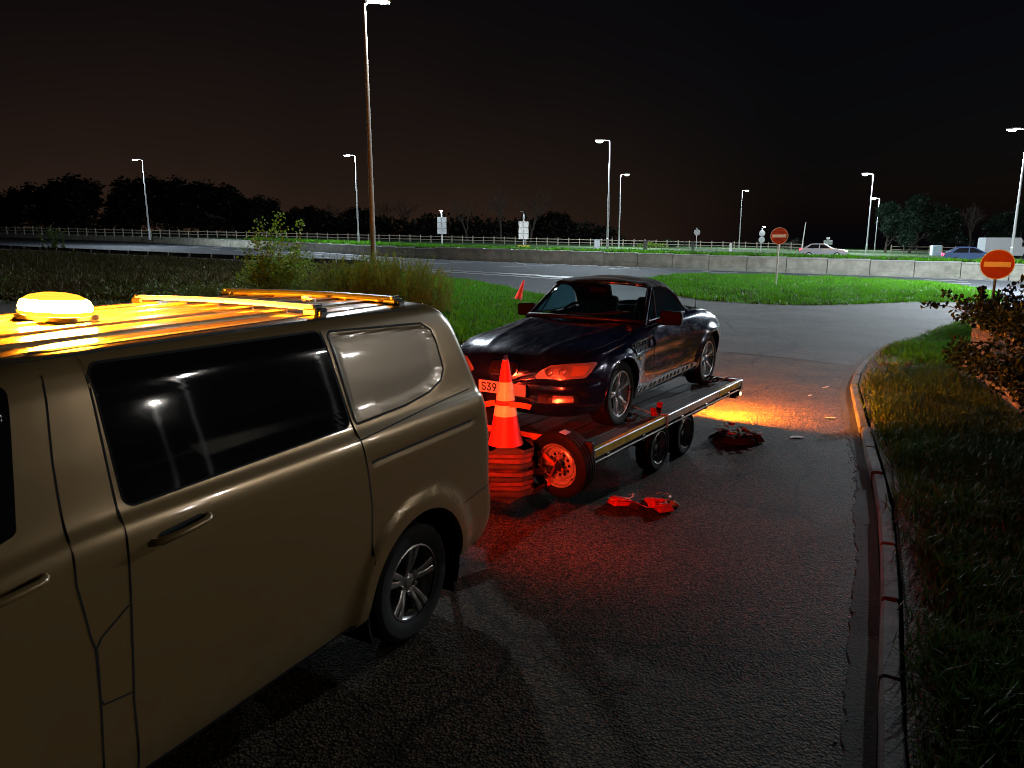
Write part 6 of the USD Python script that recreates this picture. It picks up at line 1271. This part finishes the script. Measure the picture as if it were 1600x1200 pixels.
obj('foliage', scatter_leaves('', '', '', cs, [[0.55, 0.5, 0.36]] * len(cs), 15000, 0.085, 0.062, 'leaf_bramble', 18), 'leaf_bramble', t, smooth=False)
cs = [(-34 + 25 * r_.random(), 21 + 26 * r_.random(), 0.12 + 0.5 * r_.random() ** 2) for _ in range(420)]
t = thing('rough_ground_cover', 'dark rough ground cover over the left bank beyond the van roof', 'ground cover', kind='stuff')
obj('foliage', scatter_leaves('', '', '', cs, [[1.0, 1.0, 0.34]] * len(cs), 48000, 0.14, 0.09, 'leaf_bramble', 19), 'leaf_bramble', t, smooth=False)
t = shoot_bush('weed', 'small dark weed standing up beside the far left carriageway', 'weed', [(-40.5 + r_.normal() * 0.3, 66 + r_.normal() * 0.3, 0.8) for _ in range(14)], [1.9 + 0.6 * r_.random() for _ in range(14)], 0.3, 40, 0.2, 0.12, 'leaf_bramble', 'twig', 77, 0.02)
for k, (x, y, lb) in enumerate(((-32.0, 99.5, 'left weed clump at the foot of the far wall'), (-28.2, 95.6, 'right weed clump at the foot of the far wall'))):
    t = thing('wall_weed', lb, 'weed'); z = float(gz(x, y)); obj('foliage', scatter_leaves('', '', '', [(x + r_.normal() * 0.6, y - 0.4 + r_.normal() * 0.3, z + 0.2) for _ in range(8)], [[0.6, 0.4, 0.3]] * 8, 700, 0.18, 0.1, 'leaf_bramble', 90 + k), 'leaf_bramble', t, smooth=False)

# ------------------------------------------------------------------ trees
def tree(name, label, loc, h, spread, seed, leafy, lmat, nleaf=4200, lsize=0.42, depth=5, group=None, trunk=0.05, crown0=0.25):
    r_ = np.random.default_rng(seed); t = thing(name, label, 'tree', loc, 0, group); segs, tips = [], []
    def grow(p, d, L, r, k):
        n = 4; pts = [p]
        for _ in range(n): d = d + r_.normal(size=3) * 0.16 + [0, 0, 0.05]; d /= np.linalg.norm(d); pts.append(pts[-1] + d * L / n)
        segs.append((np.array(pts), r, r * 0.62, k))
        if k == 0: tips.append(pts[-1]); return
        if k <= 2: tips.append(pts[-1])
        for j in range(3 if k > 1 else 2 + (not leafy)):
            a = r_.random() * 6.28; ang = (0.35 + 0.45 * r_.random()) * spread; u = np.cross(d, [math.cos(a), math.sin(a), 0.3]); u /= np.linalg.norm(u); nd = d * math.cos(ang) + u * math.sin(ang)
            grow(pts[-1 if j == 0 else 2 + r_.integers(0, 3)], nd, L * (0.66 + 0.2 * r_.random()), r * (0.62 if j == 0 else 0.5), k - 1)
    L0 = h * 0.29; grow(np.zeros(3) - [0, 0, 0.3], np.array([0, 0, 1.0]), L0, h * trunk * 0.5, depth)
    top = max(s[0][:, 2].max() for s in segs); sc = h / top; S = np.array([sc, sc, sc])
    obj('trunk', cat([tube(s[0] * S, np.linspace(s[1], s[2], 5), 6 if s[3] > 2 else 3, False) for s in segs if s[3] >= depth - 1]), 'bark', t)
    cr = obj('crown', cat([tube(s[0] * S, np.linspace(s[1], s[2], 5), 4 if s[3] > 1 else 3, False) for s in segs if s[3] < depth - 1]), 'bark', t)
    if leafy:
        tp = np.array(tips) * S; tp = tp[tp[:, 2] > h * crown0]; c = tp[r_.integers(0, len(tp), nleaf)] + r_.normal(size=(nleaf, 3)) * h * 0.045
        obj('leaves', leaves(c, r_.normal(size=(nleaf, 3)), lsize * (0.5 + r_.random(nleaf)), lsize * 0.7 * (0.5 + r_.random(nleaf)), r_), lmat, cr, smooth=False)
    return t
fz = lambda x, y: float(far_z(x, y)) - 0.1
protos = {}
treespec = [ # kind, x, y, height, label
    ('dense', -112, 182, 10.8, 'leftmost tree of the dark mass behind the left lamp'), ('dense', -101, 178, 12.2, 'second tree from the left in the dark mass'), ('dense', -92, 184, 12.9, 'third tree from the left in the dark mass'), ('dense', -83, 178, 12.6, 'fourth tree from the left, right behind the left lamp head'),
    ('dense', -74, 182, 12.2, 'fifth tree of the dark mass, right of the left lamp'), ('dense', -66, 178, 11.2, 'right end tree of the tall dark mass'), ('dense', -59.5, 184, 9.1, 'tree stepping down at the right of the dark mass'),
    ('dense', -52, 188, 7.3, 'low rounded tree left of the pale lamp beside the tall column'), ('bare', -45, 186, 9.5, 'thin bare tree just left of the pale lamp'), ('dense', -39, 186, 7.3, 'rounded tree directly behind the pale lamp'), ('bare', -32, 182, 10.4, 'bare tree right of the tall brown lamp column'), ('bare', -25.5, 180, 10.9, 'bare tree left of the narrow lit sign panel'),
    ('bare', -9.0, 152, 9.8, 'fan shaped bare tree between the two panel signs'), ('bare', -2.2, 154, 11.6, 'tall bare tree left of the pale blue sign panel'), ('bare', 3.8, 158, 12.0, 'tallest bare tree behind the pale blue sign panel'), ('dense', 10.5, 165, 6.6, 'dark tree right of the bare trees'),
    ('lit', 56.5, 113, 7.0, 'green lit tree above the right fence, left half of the pair'), ('lit', 62.5, 117, 8.2, 'green lit tree above the right fence, right half of the pair'), ('bare', 72.5, 118, 8.6, 'bare tree between the green tree and the right lamp'), ('lit', 82.0, 120, 7.6, 'green tree at the right edge beyond the last lamp')]
for k, (kind, x, y, h, lb) in enumerate(treespec):
    if kind not in protos:
        loc = (x, y, fz(x, y)); args = dict(dense=(14.0, 1.15, 5, True, 'leaf_dark', 5200, 0.85, 4), bare=(11.0, 0.9, 11, False, None, 0, 0, 5), lit=(7.5, 1.0, 17, True, 'leaf_tree', 6000, 0.34, 4))[kind]
        protos[kind] = (tree('tree', lb, loc, *args[:6], args[6], args[7]), args[0])
        UsdGeom.Xformable(protos[kind][0]).AddScaleOp().Set(Gf.Vec3f(1.0, 1.0, h / args[0]))
    else: s_ = h / protos[kind][1]; dup(protos[kind][0], (x, y, fz(x, y)), (k * 67) % 360, lb, None, 'tree', (s_ * ((1.45 if kind == 'dense' else 0.95) + 0.2 * ((k * 37) % 10) / 10),) * 2 + (s_,))
for k, (x, y, w, h, lb, mt) in enumerate(((27.5, 128, 3.0, 1.6, 'small pale bush behind the fence at the far lamp', 'leaf_tree'), (46.5, 124, 3.6, 2.2, 'dim bush behind the fence right of the island sign', 'leaf_dark'), (61.5, 96, 4.6, 2.6, 'blue lit bush left of the white box van', 'leaf_tree'), (21.5, 116, 3.2, 0.9, 'low clipped bush on the upper grass in front of the fence', 'leaf_shrub'))):
    z = fz(x, y); t = thing('far_bush', lb, 'bush'); cs = [(x + r_.normal() * w * 0.22, y + r_.normal() * w * 0.15, z + h * (0.25 + 0.4 * r_.random())) for _ in range(14)]
    obj('foliage', scatter_leaves('', '', '', cs, [[w * 0.24, w * 0.2, h * 0.3]] * 14, 1500, 0.22, 0.12, mt, 60 + k), mt, t, smooth=False)

t = thing('undergrowth', 'dark mass of undergrowth closing the gaps below the far trees', 'undergrowth', kind='stuff')
cs = []
for x in np.linspace(-135, 22, 210):
    h_ = np.interp(x, [-135, -116, -95, -70, -58, -45, -25, -5, 8, 22], [6, 7, 8, 7.6, 5.8, 4.8, 4.4, 4.0, 3.6, 2.2]); y = 176 + 10 * r_.random() if x < -20 else 160 + 8 * r_.random()
    cs.append((x + r_.normal(), y, fz(x, y) + h_ * (0.25 + 0.5 * r_.random())))
obj('foliage', scatter_leaves('', '', '', cs, [[2.6, 2.0, 2.8]] * len(cs), 26000, 0.95, 0.7, 'leaf_dark', 88), 'leaf_dark', t, smooth=False)

# ------------------------------------------------------------------ grass as tufts
def grass(name, label, poly, n, zf, hgt, mat, seed, blades=12, spread=0.07, far=None, wid=0.007):
    r_ = np.random.default_rng(seed); x0, y0, x1, y1 = poly.bounds; P = []
    while sum(map(len, P)) < n:
        c = np.column_stack([x0 + (x1 - x0) * r_.random(n * 3), y0 + (y1 - y0) * r_.random(n * 3)])
        keep = shapely.contains(poly, shapely.points(c[:, 0], c[:, 1]))
        if far is not None: keep &= r_.random(len(c)) < far(c[:, 0], c[:, 1])
        P.append(c[keep])
    P = np.vstack(P)[:n]; z = zf(P[:, 0], P[:, 1])
    pi = UsdGeom.PointInstancer.Define(stage, '/World/' + name); tag(pi.GetPrim(), label, 'grass', None, 'stuff'); protos_ = []
    for v in range(4):
        b = r_.normal(size=(blades, 2)) * spread; d = np.column_stack([r_.normal(size=(blades, 2)) * 0.38, np.ones(blades)]); L = hgt * (0.55 + 0.7 * r_.random(blades))
        V_, F_ = [], []
        for k in range(blades):
            p = np.array([*b[k], -0.01]); dd = d[k] / np.linalg.norm(d[k]); s = np.cross(dd, r_.normal(size=3)); s /= np.linalg.norm(s); w = wid * (0.7 + 0.6 * r_.random()); bend = np.array([dd[0], dd[1], -0.25]) * L[k] * 0.35; m = p + dd * L[k] * 0.55; q = p + dd * L[k] + bend; i = len(V_)
            V_ += [p - s * w, p + s * w, m - s * w * 0.8, m + s * w * 0.8, q]; F_ += [(i, i + 1, i + 3), (i, i + 3, i + 2), (i + 2, i + 3, i + 4)]
        m = usdkit.mesh(stage, f'/World/{name}/tuft_{v:03d}' if v else f'/World/{name}/tuft', (np.array(V_), np.array(F_)), M['grass_rough_shaded' if v == 3 and mat == 'grass_blade' else mat]); protos_.append(m.GetPath())
    pi.CreatePrototypesRel().SetTargets(protos_); pi.CreateProtoIndicesAttr(Vt.IntArray.FromNumpy(r_.integers(0, 4, n).astype(np.int32)))
    pi.CreatePositionsAttr(Vt.Vec3fArray.FromNumpy(np.column_stack([P, z]).astype(np.float32))); a = r_.random(n) * 2 * PI
    patchy = 0.40 + 1.15 * meshkit.fbm(np.column_stack([P * 0.9, 0 * z]), 3, seed)
    q = np.zeros((n, 4), np.float16); q[:, 0] = np.sin(a / 2) * 0; pi.CreateOrientationsAttr(Vt.QuathArray([Gf.Quath(float(math.cos(t / 2)), 0, 0, float(math.sin(t / 2))) for t in a]))
    pi.CreateScalesAttr(Vt.Vec3fArray.FromNumpy((np.ones((n, 3)) * (patchy * (0.8 + 0.4 * r_.random(n)))[:, None]).astype(np.float32)))
grass('island_grass', 'bright green grass covering the far traffic island', island_poly.buffer(0.12), 15000, lambda x, y: island_z(x, y) + 0.005, 0.20, 'grass_blade', 41, 12, 0.09, None, 0.012)
right_bank = bank_poly.buffer(0.1).intersection(sg.box(-6.0, 12, 3, 46))
leafmat('grass_dry', (0.035, 0.030, 0.009), (0.13, 0.095, 0.028), trans=0.3, spec=0.1)
rough = bank_poly.intersection(sg.box(-48, 24, -6.0, 62))
grass('rough_bank_grass', 'long dull brownish grass over the left bank up to the crash barrier', rough, 24000, lambda x, y: bank_z(x, y), 0.42, 'grass_dry', 47, 14, 0.16, None, 0.020)
grass('bank_grass', 'bright green grass on the left bank behind the car', right_bank, 14000, lambda x, y: bank_z(x, y) + 0.005, 0.19, 'grass_blade', 42, 12, 0.09, None, 0.011)
kerb_ls = sg.LineString(KERB)
near_verge = sg.Polygon(np.vstack([KERB + [0.2, 0], [(16, 20), (9.2, 14.5), (7.4, 12.0), (5.4, 6.6), (5.2, 1.0), (1.6, 0.6)]])).buffer(0)
vd = lambda x, y: np.clip((shapely.distance(shapely.points(x, y), kerb_ls) - 0.12) / 0.9, 0.03, 1) * np.clip(1.25 - np.exp(-((np.asarray(y) - 12.4) / 1.2) ** 2) * 1.1, 0.05, 1)
grass('verge_grass', 'rough grass on the near verge behind the kerb, shade put into its colour', near_verge.intersection(sg.box(0, 0, 20, 12.2)), 12000, lambda x, y: verge_z(x, y), 0.15, 'grass_rough_shaded', 43, 12, 0.05, vd, 0.0055)
grass('verge_corner_grass', 'verge corner grass left of the brick wall end, in the brighter lit colour', near_verge.intersection(sg.box(0, 12.2, 20, 30)), 6000, lambda x, y: verge_z(x, y), 0.15, 'grass_blade', 46, 12, 0.05, vd, 0.006)
grass('verge_straw', 'dry straw and dead stalks scattered along the verge edge', near_verge.intersection(kerb_ls.buffer(1.4)), 1700, lambda x, y: verge_z(x, y) + 0.004, 0.11, 'straw', 44, 5, 0.06, None, 0.004)
upper_strip = sg.Polygon(np.vstack([off(0.9)[(off(0.9)[:, 0] > -40) & (off(0.9)[:, 0] < 60)], off(6.5)[(off(6.5)[:, 0] > -40) & (off(6.5)[:, 0] < 60)][::-1]])).buffer(0)
grass('upper_grass', 'grass along the top of the concrete wall', upper_strip, 9000, lambda x, y: far_z(x, y), 0.3, 'grass_blade', 45, 10, 0.16, None, 0.03)
